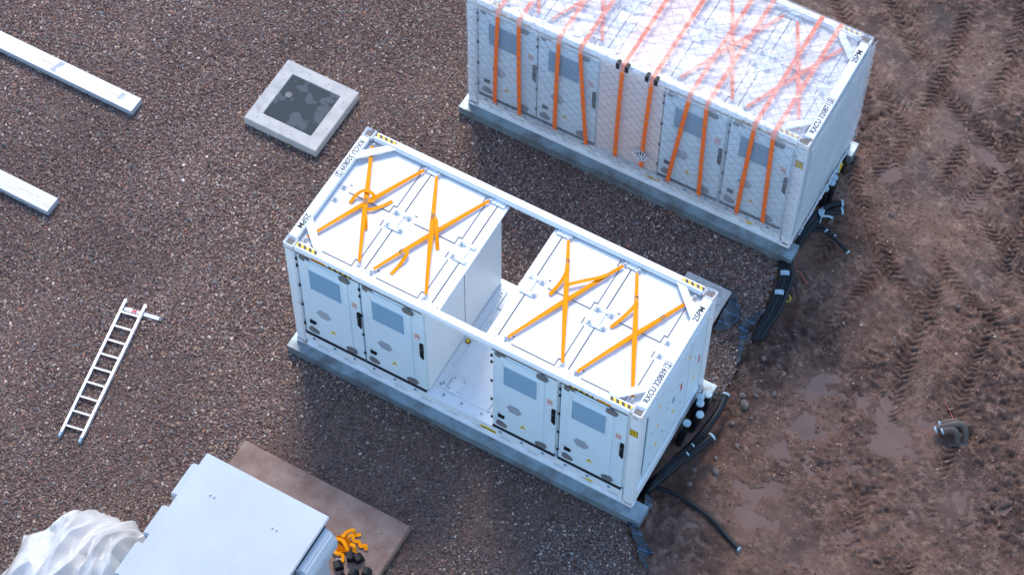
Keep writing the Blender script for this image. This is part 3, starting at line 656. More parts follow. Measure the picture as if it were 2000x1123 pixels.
        md = put('middle_module', MB().box(2.436, 3.569, .035, 2.363, .385, ZR-.03), 'pink_panel', root, bevel=.008)
        put('middle_roof', MB().box(2.622, 3.388, .155, 2.285, ZR-.028, ZR-.004), 'pink_panel', md, bevel=.004)
    return root

A = make_container((0,0,0), 0.0, '320839', '2', True, 'white container with an open bay between two strapped modules')
BL = (0.0414, 5.4149, 0.0); BR = 0.00537
B = make_container(BL, BR, '320871', '0', False, 'white container wrapped in clear film under a net')
MBm = Matrix.Translation(BL) @ Matrix.Rotation(BR, 4, 'Z')
def bw(x, y, z): return MBm @ Vector((x, y, z))

# ------------------------------------------------------------------ galvanised support beams
def support_beam(x0, x1, y0, y1, label, m_, grp):
    mb = MB()    # box girder with a plate on top
    ym = (y0+y1)/2
    P = [(y0+.006,-.20),(y1-.006,-.20),(y1-.006,-.022),(y1,-.016),(y1,0),(y0,0),(y0,-.016),(y0+.006,-.022)]
    mb.prism(P, (x0,0,0), (0,1,0), (0,0,1), (1,0,0), x1-x0)
    o = put('support_beam', mb, m_, bevel=.006); tag(o, label, 'beam', grp); return o
G1 = 'galvanised beams under the containers'
support_beam(-.09, 6.28, -.166, .16, 'grey galvanised beam under the door side of the open container', 'galvanised', G1)
support_beam(-.09, 6.235, 2.275, 2.575, 'grey galvanised beam under the back side of the open container', 'galvanised', G1)
support_beam(-.06, 6.235, 5.268, 5.600, 'grey galvanised beam under the door side of the netted container', 'galvanised', G1)
support_beam(-.06, 6.225, 7.632, 7.950, 'grey galvanised beam under the back side of the netted container', 'galvanised', G1)
def loose_beam(x0, x1, y0, y1, label, holes):
    o = support_beam(x0, x1, y0, y1, label, 'galvanised_new', 'bare beams lying on the gravel')
    o.location = (-.022, .032, -.065)
    for hx, hy, n in holes:
        for i in range(n):
            if (i*7+n) % 5 == 4 and i > 2: continue
            put('bolt_hole', MB().cyl((hx+i*.042, hy+.0*i, .0004), (0,0,1), .0085, .0012, 8), 'sign_black', o)
    return o
b1 = loose_beam(-11.1, -4.875, 2.42, 2.735, 'long bare pale galvanised beam with two rows of bolt holes', [(-6.84,2.58,10),(-5.50,2.585,10)])
put('mud_print', MB().prism([(-6.62,2.47),(-6.49,2.46),(-6.53,2.56),(-6.44,2.66),(-6.46,2.72),(-6.54,2.70),(-6.57,2.58)], (0,0,.0004), (1,0,0), (0,1,0), (0,0,1), .001), 'mud_print', b1)
put('mud_print', MB().prism([(-5.26,2.53),(-5.19,2.53),(-5.15,2.68),(-5.23,2.68)], (0,0,.0004), (1,0,0), (0,1,0), (0,0,1), .001), 'mud_print', b1)
b2 = loose_beam(-11.1, -4.925, .035, .345, 'bare pale galvanised beam with one row of bolt holes and a pink chalk line', [(-5.60,.20,10)])
put('chalk_line', MB().box(-5.9,-4.95,.135,.148,.0004,.0012), 'pink_smear', b2); put('chalk_line', MB().box(-5.08,-4.95,.10,.17,.0014,.002), 'pink_smear', b2)

# ------------------------------------------------------------------ orange straps on the open container
rnd = random.Random(4)
def strap_path(a, b, lift, n=14, sag=0.0):
    a, b = Vector(a), Vector(b)
    return [a.lerp(b, t/n) + Vector((0,0,lift*math.sin(math.pi*t/n)**0.6 - sag*math.sin(math.pi*t/n))) for t in range(n+1)]
def roof_strap(a, b, lift, label, tails=(), buckles=(), m_='strap_orange', grp='orange straps crossed over the roof panels', tf=None):
    f = (lambda x, y, z: Vector((x, y, z))) if tf is None else tf
    z0 = ZR + .042
    pa = [f(*p) for p in strap_path((*a, z0), (*b, z0), lift)]
    k = len(pa); wd = [.030 + .046*min(1, 2.4*min(i, k-1-i)/(k-1)) for i in range(k)]
    mb = MB(); mb.ribbon(pa, wd); dirv = (pa[-1]-pa[0]).normalized(); sd = dirv.cross(Vector((0,0,1)))
    # the return run of the loop lies half over the first
    mb.ribbon([p + sd*(.020*(1-2*i/(k-1))) + Vector((0,0,.006)) for i, p in enumerate(pa)], [w_*.8 for w_ in wd])
    o = put('lashing_strap', mb, m_); tag(o, label, 'strap', grp)
    for pts in tails: put('strap_tail', MB().ribbon(smooth_path([f(*p) for p in pts], 6), .056), m_, o)
    for t in buckles:
        p = pa[0].lerp(pa[-1], t); p.z = pa[int(t*(k-1))].z
        q = MB(); u = dirv; v = sd
        for s_ in (-.028, .028): q.prism([(-.04,-.003),(.04,-.003),(.04,.003),(-.04,.003)], p+v*s_+Vector((0,0,.004)), u, v, (0,0,1), .012)
        for s_ in (-.037, 0, .037): q.prism([(-.004,-.025),(.004,-.025),(.004,.025),(-.004,.025)], p+u*s_+Vector((0,0,.006)), u, v, (0,0,1), .012)
        put('buckle', q, 'dark_steel', o)
    return o
zt = ZR + .06
roof_strap((.24,2.20), (1.15,.30), .045, 'orange strap tied from the RXCU corner lug towards the hazard stripe rail', tails=[[(.48,1.14,ZR+.02),(.50,1.30,zt+.0),(.60,1.40,zt+.06),(.74,1.40,zt+.05),(.78,1.32,zt+.02),(.70,1.26,zt+.03)],[(.78,1.08,zt+.02),(.86,.98,zt+.03),(.94,.84,ZR+.03)]], buckles=(.50,))
roof_strap((1.165,2.20), (.25,.30), .022, 'orange strap with loose tail running to the 25PM end of the RXCU rail', tails=[[(.66,1.16,zt-.01),(.80,1.17,zt-.01),(.92,1.31,ZR+.03),(1.02,1.49,ZR+.02)]])
roof_strap((1.39,2.20), (2.30,.30), .045, 'orange strap with a short hanging tail beside the open bay', tails=[[(1.72,1.52,zt+.03),(1.80,1.47,zt+.04),(1.92,1.28,zt+.03),(2.06,1.07,ZR+.02)]], buckles=(.36,))
roof_strap((2.305,2.20), (1.40,.30), .022, 'orange strap with a folded tail and buckle low near the first door pair', tails=[[(1.62,.76,zt+.01),(1.69,.80,zt+.03),(1.72,.70,zt+.02),(1.70,.54,ZR+.03),(1.67,.36,ZR+.02)]], buckles=(.755,))
roof_strap((3.69,2.18), (4.61,.28), .045, 'orange strap with high buckle and tail on the module past the bay', tails=[[(3.88,1.78,zt+.03),(3.94,1.62,zt+.03),(3.94,1.42,zt+.01),(3.89,1.21,ZR+.02)]], buckles=(.19,))
roof_strap((4.615,2.18), (3.71,.27), .022, 'orange strap with a bowed tail lying across the panel past the bay', tails=[[(4.49,1.92,zt+.01),(4.39,1.78,zt+.03),(4.23,1.64,zt+.02),(4.05,1.46,zt+.02)]], buckles=(.15,))
roof_strap((4.855,2.17), (5.76,.27), .045, 'orange strap with a buckle and a short straight tail nearest the end wall', tails=[[(5.05,1.75,zt+.03),(5.09,1.64,zt+.03),(5.03,1.39,zt+.0),(4.94,1.16,ZR+.02)]], buckles=(.22,))
roof_strap((5.775,2.16), (4.86,.25), .022, 'plain orange strap passing under the white brace by the 25PM mark', buckles=(.26,))

# ------------------------------------------------------------------ wrapped container: straps, film, net, corner protectors
GS = 'orange straps round the wrapped container'
for i, (xt, xb, zb, lab) in enumerate([
        (.60,.54,.37,'orange strap down the first netted door, over the vent beside the hinges'), (.985,1.02,.35,'orange strap down the first netted door, beside its handle'),
        (1.71,1.69,.42,'orange strap down the second netted door, over the hexagon plate'), (2.10,2.29,.40,'slanting orange strap down the second netted door, beside the pink panel'),
        (2.85,2.83,.44,'orange strap with black edge protector on the pink panel, clear of the diamond placard'), (3.365,3.31,.50,'orange strap with black edge protector running behind the diamond placard'),
        (4.02,3.81,.40,'slanting orange strap down the third netted door, over its vent'), (4.33,4.39,.41,'orange strap down the third netted door, beside its handle'),
        (5.15,5.08,.34,'orange strap down the last netted door, over its vent'), (5.48,5.55,.48,'orange strap down the last netted door, beside the red marks')]):
    mid = i in (4, 5)
    pts = [(xt+(0 if mid else .02), W-.02, H+.006), (xt, .14, H+.006)]
    if mid: pts += [(xt, -.004, H+.012), (xt, -.030, H-.03), (xt, -.034, 2.70)]
    else: pts += [(xt, .03, H+.006), (xt, -.012, H-.02), (xt, -.030, 2.76)]
    zs = np.linspace(2.70, zb, 10)[1:]
    pts += [(xt+(xb-xt)*(2.76-z)/(2.76-zb), -.036-.01*math.sin((2.76-z)*1.3), z) for z in zs]
    pts += [(xb, .01, zb-.06), (xb, .02, zb-.12)]
    o = put('lashing_strap', MB().ribbon([bw(*p) for p in pts], .072, side=(1,0,0)), 'strap_red_orange'); tag(o, lab, 'strap', GS)
    if mid:
        for s_ in (-1, 1):
            P = [(-.064,2.815),(-.064,2.945),(.045,2.945),(.045,2.928),(-.048,2.928),(-.048,2.815)]
            p_ = put('edge_protector', MB().prism(P, bw(xt+s_*.078-.032,0,0), MBm.to_3x3() @ Vector((0,1,0)), (0,0,1), MBm.to_3x3() @ Vector((1,0,0)), .064), 'black_plastic', bevel=.006)
            tag(p_, 'black edge protector on the roof edge, at the strap ' + ('clear of the diamond placard' if i == 4 else 'behind the diamond placard'), 'edge protector', 'edge protectors on the netted container')
for a, b_, lf, lab in [((.24,2.20),(1.15,.30),.04,'orange strap under film crossing the first module from its outer back corner'), ((1.165,2.20),(.25,.30),.02,'orange strap under film crossing the first module to its outer door corner'),
                   ((1.39,2.20),(2.30,.30),.04,'orange strap under film running to the corner beside the pink panel'), ((2.305,2.20),(1.40,.30),.02,'orange strap under film running from the back corner beside the pink panel'),
                   ((3.69,2.18),(4.61,.28),.04,'orange strap under film starting at the back just past the middle straps'), ((4.615,2.18),(3.71,.27),.02,'orange strap under film ending near the middle straps on the door side'),
                   ((4.855,2.17),(5.76,.27),.04,'orange strap under film ending beside the RXCU 320871 lettering'), ((5.775,2.16),(4.86,.25),.02,'orange strap under film starting beside the faint 25PM lettering')]:
    roof_strap(a, b_, lf, lab, m_='strap_red_orange', grp='orange straps under the film on the netted roof', tf=bw)

# hazard placard on paper stuck to the pink panel
pl = empty('hazard_placard', bw(3.30, -.052, .80)); pl.rotation_euler.z = BR
tag(pl, 'white diamond placard with black stripes and number on the pink panel', 'placard')
put('placard_sheet', MB().prism([(-.165,0),(0,-.165),(.165,0),(0,.165)], (0,0,0), (1,0,0), (0,0,1), (0,-1,0), .004), 'paper_white', pl)
for k in range(-3, 4):
    x0, x1 = k*.043-.011, k*.043+.011; hgt = .155-max(abs(x0), abs(x1))
    put('placard_stripe', MB().prism([(x0,.012),(x1,.012),(x1,max(.02,hgt)),(x0,max(.02,hgt))], (0,-.004,0), (1,0,0), (0,0,1), (0,-1,0), .002), 'sign_black', pl)
lettering('3536', (-.085,-.004,-.062), (1,0,0), (0,0,1), .17, .055, 'sign_black', pl)
lettering('9', (-.014,-.004,-.130), (1,0,0), (0,0,1), .028, .045, 'sign_black', pl)

def film_top_z(x, y):
    e = np.minimum(np.minimum(y, W-y)/.16, 1); e = np.clip(e, 0, 1)
    z = H+.030 - .006*e
    lx = np.array([.24,1.17,1.39,2.31,3.69,4.62,4.85,5.78]); ly = np.array([.255,1.1,1.355,2.235])
    for a in lx:
        for b_ in ly: z = np.maximum(z, H+.052-.22*np.hypot((x-a)*.40, y-b_))
    wp = .35*(fbm(x*1.1, y*1.1, 44, 3)-.5); w1 = ridge(x*.8+wp, (y+wp)*4.6-x*.45, 3, 1); w2 = ridge((x+wp)*1.6+y*1.0, (y-wp)*4.2-x*1.5, 8, 1); w3 = ridge(x*1.6+wp, y*2.2+wp, 19, 1)
    msk = np.clip((fbm(x*.9, y*1.2, 30, 3)-.36)*4, 0.1, 1)
    return z + e*msk*(.045*(np.clip(w1-.84, 0, 1)/.16) + .030*(np.clip(w2-.86, 0, 1)/.14) + .016*(np.clip(w3-.85, 0, 1)/.15))
xs = np.linspace(.19, L-.172, 300)
ys = np.linspace(W-.012, .012, 170)
FX, FY = np.meshgrid(xs, ys); FZ = film_top_z(FX, FY)
# hem hanging over the near rail
hz_ = np.array([H+.004, H-.02, H-.05, H-.09, H-.125]); hy_ = np.array([-.030,-.050,-.054,-.056,-.056])
wav = .012*(ridge(xs*3, xs*0, 2, 3)-.5)
FX = np.concatenate([FX, np.repeat(xs[None], 5, 0)]); FY = np.concatenate([FY, hy_[:,None]+wav[None]*.6]); FZ = np.concatenate([FZ, hz_[:,None]+.012*(fbm(xs*2.5, xs*0, 6, 3)-.5)[None]])
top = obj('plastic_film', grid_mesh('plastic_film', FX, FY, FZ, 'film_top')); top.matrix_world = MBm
tag(top, 'wrinkled milky plastic film over the roof of the netted container', 'film', 'plastic film on the netted container')
zs = np.linspace(2.80, .30, 100); FX, FZ = np.meshgrid(np.linspace(.01, L-.005, 240), zs)
fold = np.exp(-((FX-2.44-.03*np.sin(FZ*2))/.035)**2) + np.exp(-((FX-.20)/.03)**2)*.8 + np.exp(-((FX-5.86+.02*FZ)/.03)**2)
FY = -.016 - .014*fbm(FX*2.2, FZ*1.2, 9, 3) + .0*FX - .030*fold*ridge(FX*7, FZ*1.5, 4, 2) + .012*np.clip((.6-FZ)/.3, 0, 1)*(ridge(FX*3.5, FZ*4, 6, 3)-.6)
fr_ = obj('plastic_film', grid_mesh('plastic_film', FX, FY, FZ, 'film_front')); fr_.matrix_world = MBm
tag(fr_, 'milky plastic film hanging over the doors of the netted container', 'film', 'plastic film on the netted container')
EY, EZ = np.meshgrid(np.linspace(.0, W, 110), np.linspace(2.86, .22, 100))
EX = L+.022 + .02*ridge(EY*6, EZ*.6, 5, 3) + .012*fbm(EY*3, EZ*3, 2, 3)
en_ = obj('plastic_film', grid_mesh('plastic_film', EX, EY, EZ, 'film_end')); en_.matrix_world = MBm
tag(en_, 'pale pleated film covering the end wall of the netted container', 'film', 'plastic film on the netted container')

def net_mesh(name, length, height, pos, cell_, r, mname, seed, rot=0.85, step=.06):
    """cords of a square net laid at an angle on a sheet (s along length, t down), pos(s,t)->points"""
    vs = []; fs = []; cnt = 0
    for fam in (0, 1):
        an = rot if fam == 0 else rot+math.pi/2
        d = np.array([math.cos(an), math.sin(an)]); nn = np.array([-d[1], d[0]])
        ext = length+height
        for c in np.arange(-ext, ext, cell_):
            u = np.arange(-ext, ext, step)
            s_ = nn[0]*c + d[0]*u; t_ = nn[1]*c + d[1]*u
            ws = .30*(fbm(s_*.9+5, t_*.9+5, seed, 3)-.5) ; wt = .34*(fbm(s_*.9+40, t_*.9+2, seed+5, 3)-.5)
            s2 = s_+ws; t2 = t_+wt
            ins = (s2 > 0) & (s2 < length) & (t2 > 0) & (t2 < height)
            idx = np.where(ins)[0]
            if len(idx) < 2: continue
            for run in np.split(idx, np.where(np.diff(idx) > 1)[0]+1):
                if len(run) < 2: continue
                P = pos(s2[run], t2[run]); T = np.gradient(P, axis=0); T /= np.linalg.norm(T, axis=1, keepdims=True)+1e-9
                U = np.cross(T, np.array([.3,.5,.81])); U /= np.linalg.norm(U, axis=1, keepdims=True)+1e-9; V_ = np.cross(T, U)
                ring = [P + r*(U*math.cos(q)+V_*math.sin(q)) for q in (0, 2.094, 4.189)]
                vs.append(np.stack(ring, 1).reshape(-1, 3)); k = len(run)
                a = cnt + np.arange(k-1)*3
                for j in range(3):
                    j2 = (j+1) % 3; fs.append(np.stack([a+j, a+j2, a+3+j2, a+3+j], 1))
                cnt += k*3
    V_ = np.concatenate(vs); F = np.concatenate(fs)
    me = bpy.data.meshes.new(name); me.vertices.add(len(V_)); me.vertices.foreach_set('co', V_.astype(np.float32).ravel())
    return finish_quads(me, F, mname, False)
def pos_near(s, t):
    # over the roof for t < W, then down the door side
    x = s; on = t < W+.06
    y = np.where(on, W-t, -.062-.012*vn(s*3, t*3, 3)); 
    zr = film_top_z(np.clip(x, .02, L-.02), np.clip(y, .02, W-.02))+.016
    z = np.where(on, np.where(y < .0, H+.03, zr), H+.03-(t-W-.06))
    return np.stack([x, y, z], 1)
nm = obj('cargo_net', net_mesh('cargo_net', L, W+.06+2.66, pos_near, .145, .0026, 'net_cord', 4)); nm.matrix_world = MBm
tag(nm, 'thin dark net thrown over roof and doors of the wrapped container', 'net', 'nets on the wrapped container')
def pos_end(s, t):
    return np.stack([L+.062+.02*vn(s*4, t*2, 7), s, H+.02-t], 1)
ne = obj('cargo_net', net_mesh('cargo_net', W, 2.7, pos_end, .12, .0032, 'white_cord', 9, rot=.25)); ne.matrix_world = MBm
tag(ne, 'pale net hanging down the end wall of the wrapped container', 'net', 'nets on the wrapped container')
# gathered net cord along the bottom hem
g_ = random.Random(3); mb = MB()
for k in range(46):
    x0 = g_.uniform(.1, L-.5); p = [(x0+j*.1, -.05-g_.uniform(0,.03), .33+g_.uniform(-.1,.14)) for j in range(5)]
    mb.tube(smooth_path(p, 4), .0045, 4)
o = put('hem_cord', mb, 'white_cord', nm)
mb = MB()
for k in range(30):
    y0 = g_.uniform(.1, W-.7); p = [(L+.075+g_.uniform(0,.02), y0+j*.12, .28+g_.uniform(-.04,.12)) for j in range(5)]
    mb.tube(smooth_path(p, 4), .006, 4)
put('hem_cord', mb, 'white_cord', ne)

# ------------------------------------------------------------------ concrete chamber cover on the gravel
def chamber(x0, y0, x1, y1, z, cover, label, name='manhole_chamber'):
    o = empty(name, (x0, y0, -.2)); w, d = x1-x0, y1-y0; h = z+.2; t = .24
    mb = MB()
    if cover:
        a = [(0,0),(w,0),(w,d),(0,d)]; b_ = [(t,t),(w-t,t),(w-t,d-t),(t,d-t)]
        vs = [(p[0],p[1],0) for p in a]+[(p[0],p[1],h) for p in a]+[(p[0],p[1],h) for p in b_]+[(p[0],p[1],h-.06) for p in b_]
        fs = [(i,(i+1)%4,4+(i+1)%4,4+i) for i in range(4)]+[(4+i,4+(i+1)%4,8+(i+1)%4,8+i) for i in range(4)]+[(8+i,8+(i+1)%4,12+(i+1)%4,12+i) for i in range(4)]+[(12,13,14,15),(3,2,1,0)]
        mb.add(vs, fs)
    else:
        mb.box(0, w, 0, d, h-.05, h); put('shaded_base', MB().box(.02, w-.02, .02, d-.02, -.1, h-.0505), 'brown_concrete', o)  # brown box added to give the slab its dark shaded side
    put('concrete_frame', mb, 'concrete', o, bevel=.010)
    if cover:
        c = put('steel_cover', MB().box(t+.006, w-t-.006, t+.006, d-t-.006, h-.05, h-.008), 'wet_steel', o, bevel=.003)
        for px, py in ((t+.10,t+.10),(w-t-.12,t+.10),(t+.10,d-t-.12),(w-t-.12,d-t-.12)):
            for s_ in (0,.035): put('key_slot', MB().box(px+s_, px+s_+.018, py, py+.04, h-.0075, h-.0055), 'sign_black', c)
        put('lifting_socket', MB().cyl((t+.17, d-t-.40, h-.0075), (0,0,1), .06, .003, 18), 'casting_hole', c)
        mb = MB()
        for a0,a1,b0,b1 in ((0,.075,0,.008),(0,.075,.34,.348),(0,.008,.008,.34),(.067,.075,.008,.34)): mb.box(w-t-.24+a0, w-t-.24+a1, t+.17+b0, t+.17+b1, h-.0075, h-.005)
        put('maker_plate', mb, 'sign_black', c)
        for px, py in ((.12,.3),(.1,1.1),(.35,1.31),(.5,1.33),(.9,1.31),(1.36,.5),(.9,.1),(.2,.12),(1.32,1.1)): put('form_hole', MB().cyl((px,py,h+.0003),(0,0,1),.010,.001,8), 'seam_shade_brown', o)
    tag(o, label, 'manhole' if cover else 'slab'); return o
chamber(-3.14, 3.275, -1.70, 4.70, -.02, True, 'square concrete chamber with a wet dark steel cover on the gravel')
chamber(4.85, 3.45, 5.655, 4.270, -.02, False, 'pale concrete slab behind the open container, net scrap on it', 'concrete_slab')
g_ = random.Random(9); mb = MB()
for k in range(46):
    c = Vector((5.27+g_.uniform(-.20,.22), 3.98+g_.uniform(-.34,.16), -.016)); r0 = g_.uniform(.03,.12); a0 = g_.uniform(0,6.3)
    mb.tube([c+Vector((r0*math.cos(a0+j*.7)*g_.uniform(.8,1.2), r0*math.sin(a0+j*.7), .004+.03*abs(math.sin(j*1.3+k)))) for j in range(9)], .0075, 4)
tag(put('net_scrap', mb, 'white_cord'), 'crumpled heap of pale netting on the concrete slab', 'net')

# ------------------------------------------------------------------ ladder
lad = empty('ladder', (-2.195, -3.205, -.195), math.atan2(2.59, -.515)-math.pi/2)
tag(lad, 'aluminium ladder with nine rungs lying on the gravel', 'ladder')
LW, LL = .172, 2.64
for s_ in (-1, 1):
    mb = MB(); x = s_*LW
    P = [(-.020,0),(.020,0),(.020,.012),(.005,.012),(.005,.058),(.020,.058),(.020,.07),(-.020,.07),(-.020,.058),(-.005,.058),(-.005,.012),(-.020,.012)]
    mb.prism(P, (x,.03,0), (1,0,0), (0,0,1), (0,1,0), LL-.04); rl = put('side_rail', mb, 'aluminium', lad)
    put('rail_lip', MB().prism([(-.010,.0),(.010,.0),(.010,.03),(-.010,.03)], (x+s_*.020,.10,.012), (1,0,0), (0,0,1), (0,1,0), LL-.20), 'aluminium', rl)
    put('rubber_foot', MB().box(x-.020, x+.022, -.02, .07, 0, .082), 'tape_white', lad, bevel=.006)
for k in range(9):
    y = .205 + k*.2735
    mb = MB(); mb.prism([(-.016,-.012),(.016,-.012),(.016,.012),(-.016,.012)], (-LW+.012,y,.046), (0,1,0), (0,0,1), (1,0,0), 2*LW-.024)
    mb.prism([(-.003,.012),(.003,.012),(.003,.018),(-.003,.018)], (-LW+.012,y+.008,.046), (0,1,0), (0,0,1), (1,0,0), 2*LW-.024)
    put('rung', mb, 'aluminium', lad, bevel=.002)
sb = put('stabiliser_bar', MB().box(-.20, .52, 2.44, 2.51, .0, .028), 'galvanised_new', lad, bevel=.003); sb.rotation_euler.z = 0.0
put('bar_end_cap', MB().box(.47,.525,2.436,2.514,-.001,.032), 'grey_patch', sb); put('bar_clamp', MB().box(-.07,-.01,2.436,2.514,-.001,.034), 'bolt_steel', sb); put('bar_sticker', MB().box(0.0,.08,2.45,2.50,.0284,.0292), 'red_sign', sb)

# ------------------------------------------------------------------ slab, cabinet, bag, strap pile
o = put('foundation_slab', MB().box(.24, 3.25, -7.2, -1.905, -.23, -.05), 'brown_concrete', bevel=.012)
tag(o, 'brown stained concrete slab under the pale blue cabinet', 'slab')
g_ = random.Random(2)
for k in range(26):
    x, y = g_.uniform(.4,3.2), g_.uniform(-3.0,-1.98)
    mb = MB(); mb.cyl((0,0,0),(0,0,1),g_.uniform(.006,.016),.007,6,.004); put('slab_crumb', mb, 'rock', o, (x,y,-.0498))
cab = empty('switchgear_cabinet', (1.77, -4.6, -.05)); cab_in = lambda x0,x1,y0,y1,z0,z1: MB().box(x0-1.77,x1-1.77,y0+4.6,y1+4.6,z0+.05,z1+.05)
tag(cab, 'pale blue metal cabinet with hooded sides on the brown slab', 'cabinet')
put('body', cab_in(.80,2.76,-6.6,-3.36,-.049,2.24), 'cabinet_paint', cab, bevel=.01)
rf = put('roof', cab_in(.745,2.815,-6.65,-3.275,2.24,2.30), 'cabinet_paint', cab, bevel=.012)
for px in (1.19, 2.24):
    for d in (-.035,.035):
        mb = MB(); mb.cyl((px+d-1.77,-3.815+4.6,2.35),(0,0,1),.017,.014,10); mb.cyl((px+d-1.77,-3.815+4.6,2.364),(0,0,1),.009,.022,8); put('roof_bolt', mb, 'lug_white', rf)
for ya, yb in ((-4.03,-3.45),(-4.74,-4.22),(-5.46,-4.88),(-6.2,-5.6)):
    P = [(0,.0),(-.20,-.05),(-.215,-.09),(-.18,-.45),(0,-.55)]
    put('side_hood', MB().prism(P, (.80-1.77, ya+4.6, 2.205+.05), (1,0,0), (0,0,1), (0,1,0), yb-ya), 'cabinet_paint', cab, bevel=.02)
for ya, yb in ((-4.16,-3.40),(-5.05,-4.30),(-5.95,-5.2)):
    P = [(0,0),(.17,-.06),(.26,-.20),(.26,-.40),(.22,-.47),(0,-.55)]
    put('side_hood', MB().prism(P, (2.76-1.77, ya+4.6, 2.20+.05), (1,0,0), (0,0,1), (0,1,0), yb-ya), 'cabinet_paint', cab, bevel=.028)
    put('hood_gasket', cab_in(2.765,2.825,ya+.0,yb,2.206,2.228), 'dark_gap', cab)
put('lock_plug', MB().cyl((2.76-1.77,-4.02+4.6,1.25),(1,0,0),.018,.012,10), 'sign_black', cab)

# crumpled plastic bag
nu, nv = 260, 220
XX, YY = np.meshgrid(np.linspace(-2.15, .62, nu), np.linspace(-6.2, -3.75, nv))
ZZ = np.full(XX.shape, -9.0)
def tn(x, y, sd):      # piecewise flat facets: linear noise on a triangle lattice
    k = (x+y)*.3660254; i = np.floor(x+k); j = np.floor(y+k); fx = x+k-i; fy = y+k-j; up = fx > fy
    a = _h(i, j, sd); c = _h(i+1, j+1, sd); b = np.where(up, _h(i+1, j, sd), _h(i, j+1, sd)); p = np.maximum(fx, fy); q = np.minimum(fx, fy)
    return a*(1-p) + b*(p-q) + c*q
BXw = XX+.30*(fbm(XX*1.3, YY*1.3, 61, 3)-.5); BYw = YY+.30*(fbm(XX*1.3, YY*1.3, 62, 3)-.5)
for cx, cy, rx, ry, hh, sd in ((-1.0,-5.2,.80,1.20,.74,3),(-.34,-4.80,.55,.92,.86,11),(.20,-4.75,.50,.85,.66,23),(-.95,-4.70,.50,.62,.66,31)):
    dx, dy = (XX-cx)/rx, (YY-cy)/ry; r_ = np.hypot(dx, dy); th = np.arctan2(dy, dx)
    q = r_/(1+.40*(tn(np.cos(th)*2.1+7, np.sin(th)*2.1+7, sd)-.5))
    f1 = ridge(BXw*2.0+BYw*.3+sd, BYw*.45, sd+1, 1); f2 = ridge(BXw*4.4-BYw*.9, BYw*.7+BXw*.5, sd+2, 1); f3 = ridge(BXw*8.5+BYw*2.0, BYw*1.3-BXw*.8, sd+3, 1)
    h = hh*(1-np.clip(q, 0, 2)**3.4)*(.72+.28*tn(BXw*1.4+sd, BYw*1.4, sd+4)) + (.36*(f1-.5) + .15*(f2-.5) + .045*(f3-.5) + .10*(tn(BXw*3.0, BYw*2.0, sd+7)-.5))*np.clip(1.6-q, .2, 1)
    ZZ = np.maximum(ZZ, h-.2)
vis = ZZ > -.23
ii = np.arange(XX.size).reshape(XX.shape); cell = vis[:-1,:-1] & vis[1:,:-1] & vis[:-1,1:] & vis[1:,1:]
q = np.stack([ii[:-1,:-1], ii[:-1,1:], ii[1:,1:], ii[1:,:-1]], -1)[cell]; uq, inv = np.unique(q.ravel(), return_inverse=True)
bagm = bpy.data.meshes.new('plastic_bag'); bagm.vertices.add(len(uq))
bagm.vertices.foreach_set('co', np.stack([XX.ravel()[uq], YY.ravel()[uq], ZZ.ravel()[uq]], -1).astype(np.float32).ravel())
bagm = finish_quads(bagm, inv.reshape(-1, 4), 'film_bag', True)
tag(obj('plastic_bag', bagm), 'big crumpled clear plastic sheet heaped beside the blue cabinet', 'plastic sheet')

# orange strap pile on the slab
zsl = -.05
roll = empty('strap_roll', (2.50, -2.70, zsl)); tag(roll, 'bright orange strap rolled up with loose ends on the slab', 'strap roll')
mb = MB(); p = []
for k in range(84):
    a = k*.50; r0 = .020+.0015*k; p.append((r0*math.cos(a)*1.15, r0*math.sin(a), .032+.006*math.sin(k*.7)))
mb.ribbon(p, .050, side=(0.25,.15,1)); put('coil', mb, 'strap_orange', roll)
for p in ([(.02,.15,.05),(.08,.19,.09),(.15,.13,.07),(.20,.17,.03),(.27,.12,.03),(.33,.16,.05),(.37,.10,.03)], [(.12,.06,.06),(.20,.05,.09),(.24,-.01,.05),(.31,-.03,.03),(.35,-.08,.05)],
          [(-.08,-.14,.05),(.02,-.17,.07),(.10,-.14,.04),(.15,-.22,.03),(.13,-.29,.05)], [(-.05,.10,.06),(-.03,.22,.05),(.05,.27,.09),(.10,.24,.03),(.17,.29,.03)], [(-.13,.02,.07),(-.02,.05,.075),(.08,.0,.075),(.15,-.06,.05)]):
    put('loose_end', MB().ribbon(smooth_path(p, 6), .055), 'strap_orange', roll)
def corner_block():
    mb = MB(); P = [(0,0),(.135,0),(.135,.075),(.11,.10),(.075,.135),(0,.135)]; mb.prism(P, (0,0,0), (1,0,0), (0,0,1), (0,1,0), .125); return mb
for k, (x, y, rz, z) in enumerate([(2.72,-2.90,.5,0),(2.88,-2.86,1.1,0),(3.03,-2.99,.2,0),(2.86,-3.10,.1,0),(3.05,-3.18,.15,0),(2.66,-3.12,.9,0),(2.73,-3.26,.3,0),(2.96,-3.32,.7,0)]):
    o = obj('edge_protector', shared('corner_block', corner_block, 'black_plastic', .008), None, (x, y, zsl)); o.rotation_euler.z = rz
    tag(o, 'loose black plastic edge protector block lying on the brown slab', 'edge protector', 'loose edge protectors on the slab')
wb = empty('ratchet_frame', (2.63,-3.0,zsl+.004)); wb.rotation_euler.z = .5; tag(wb, 'small white wire frame beside the black blocks on the slab', 'wire frame')
for s_ in (-.035,.035): put('side_wire', MB().tube([(s_,-.07,.01),(s_,0,.05),(s_,.07,.06)], .006, 6), 'lug_white', wb)
for t_, z_ in ((-.07,.01),(-.02,.04),(.025,.053),(.07,.06)): put('cross_wire', MB().tube([(-.04,t_,z_),(.04,t_,z_)], .006, 6), 'lug_white', wb)

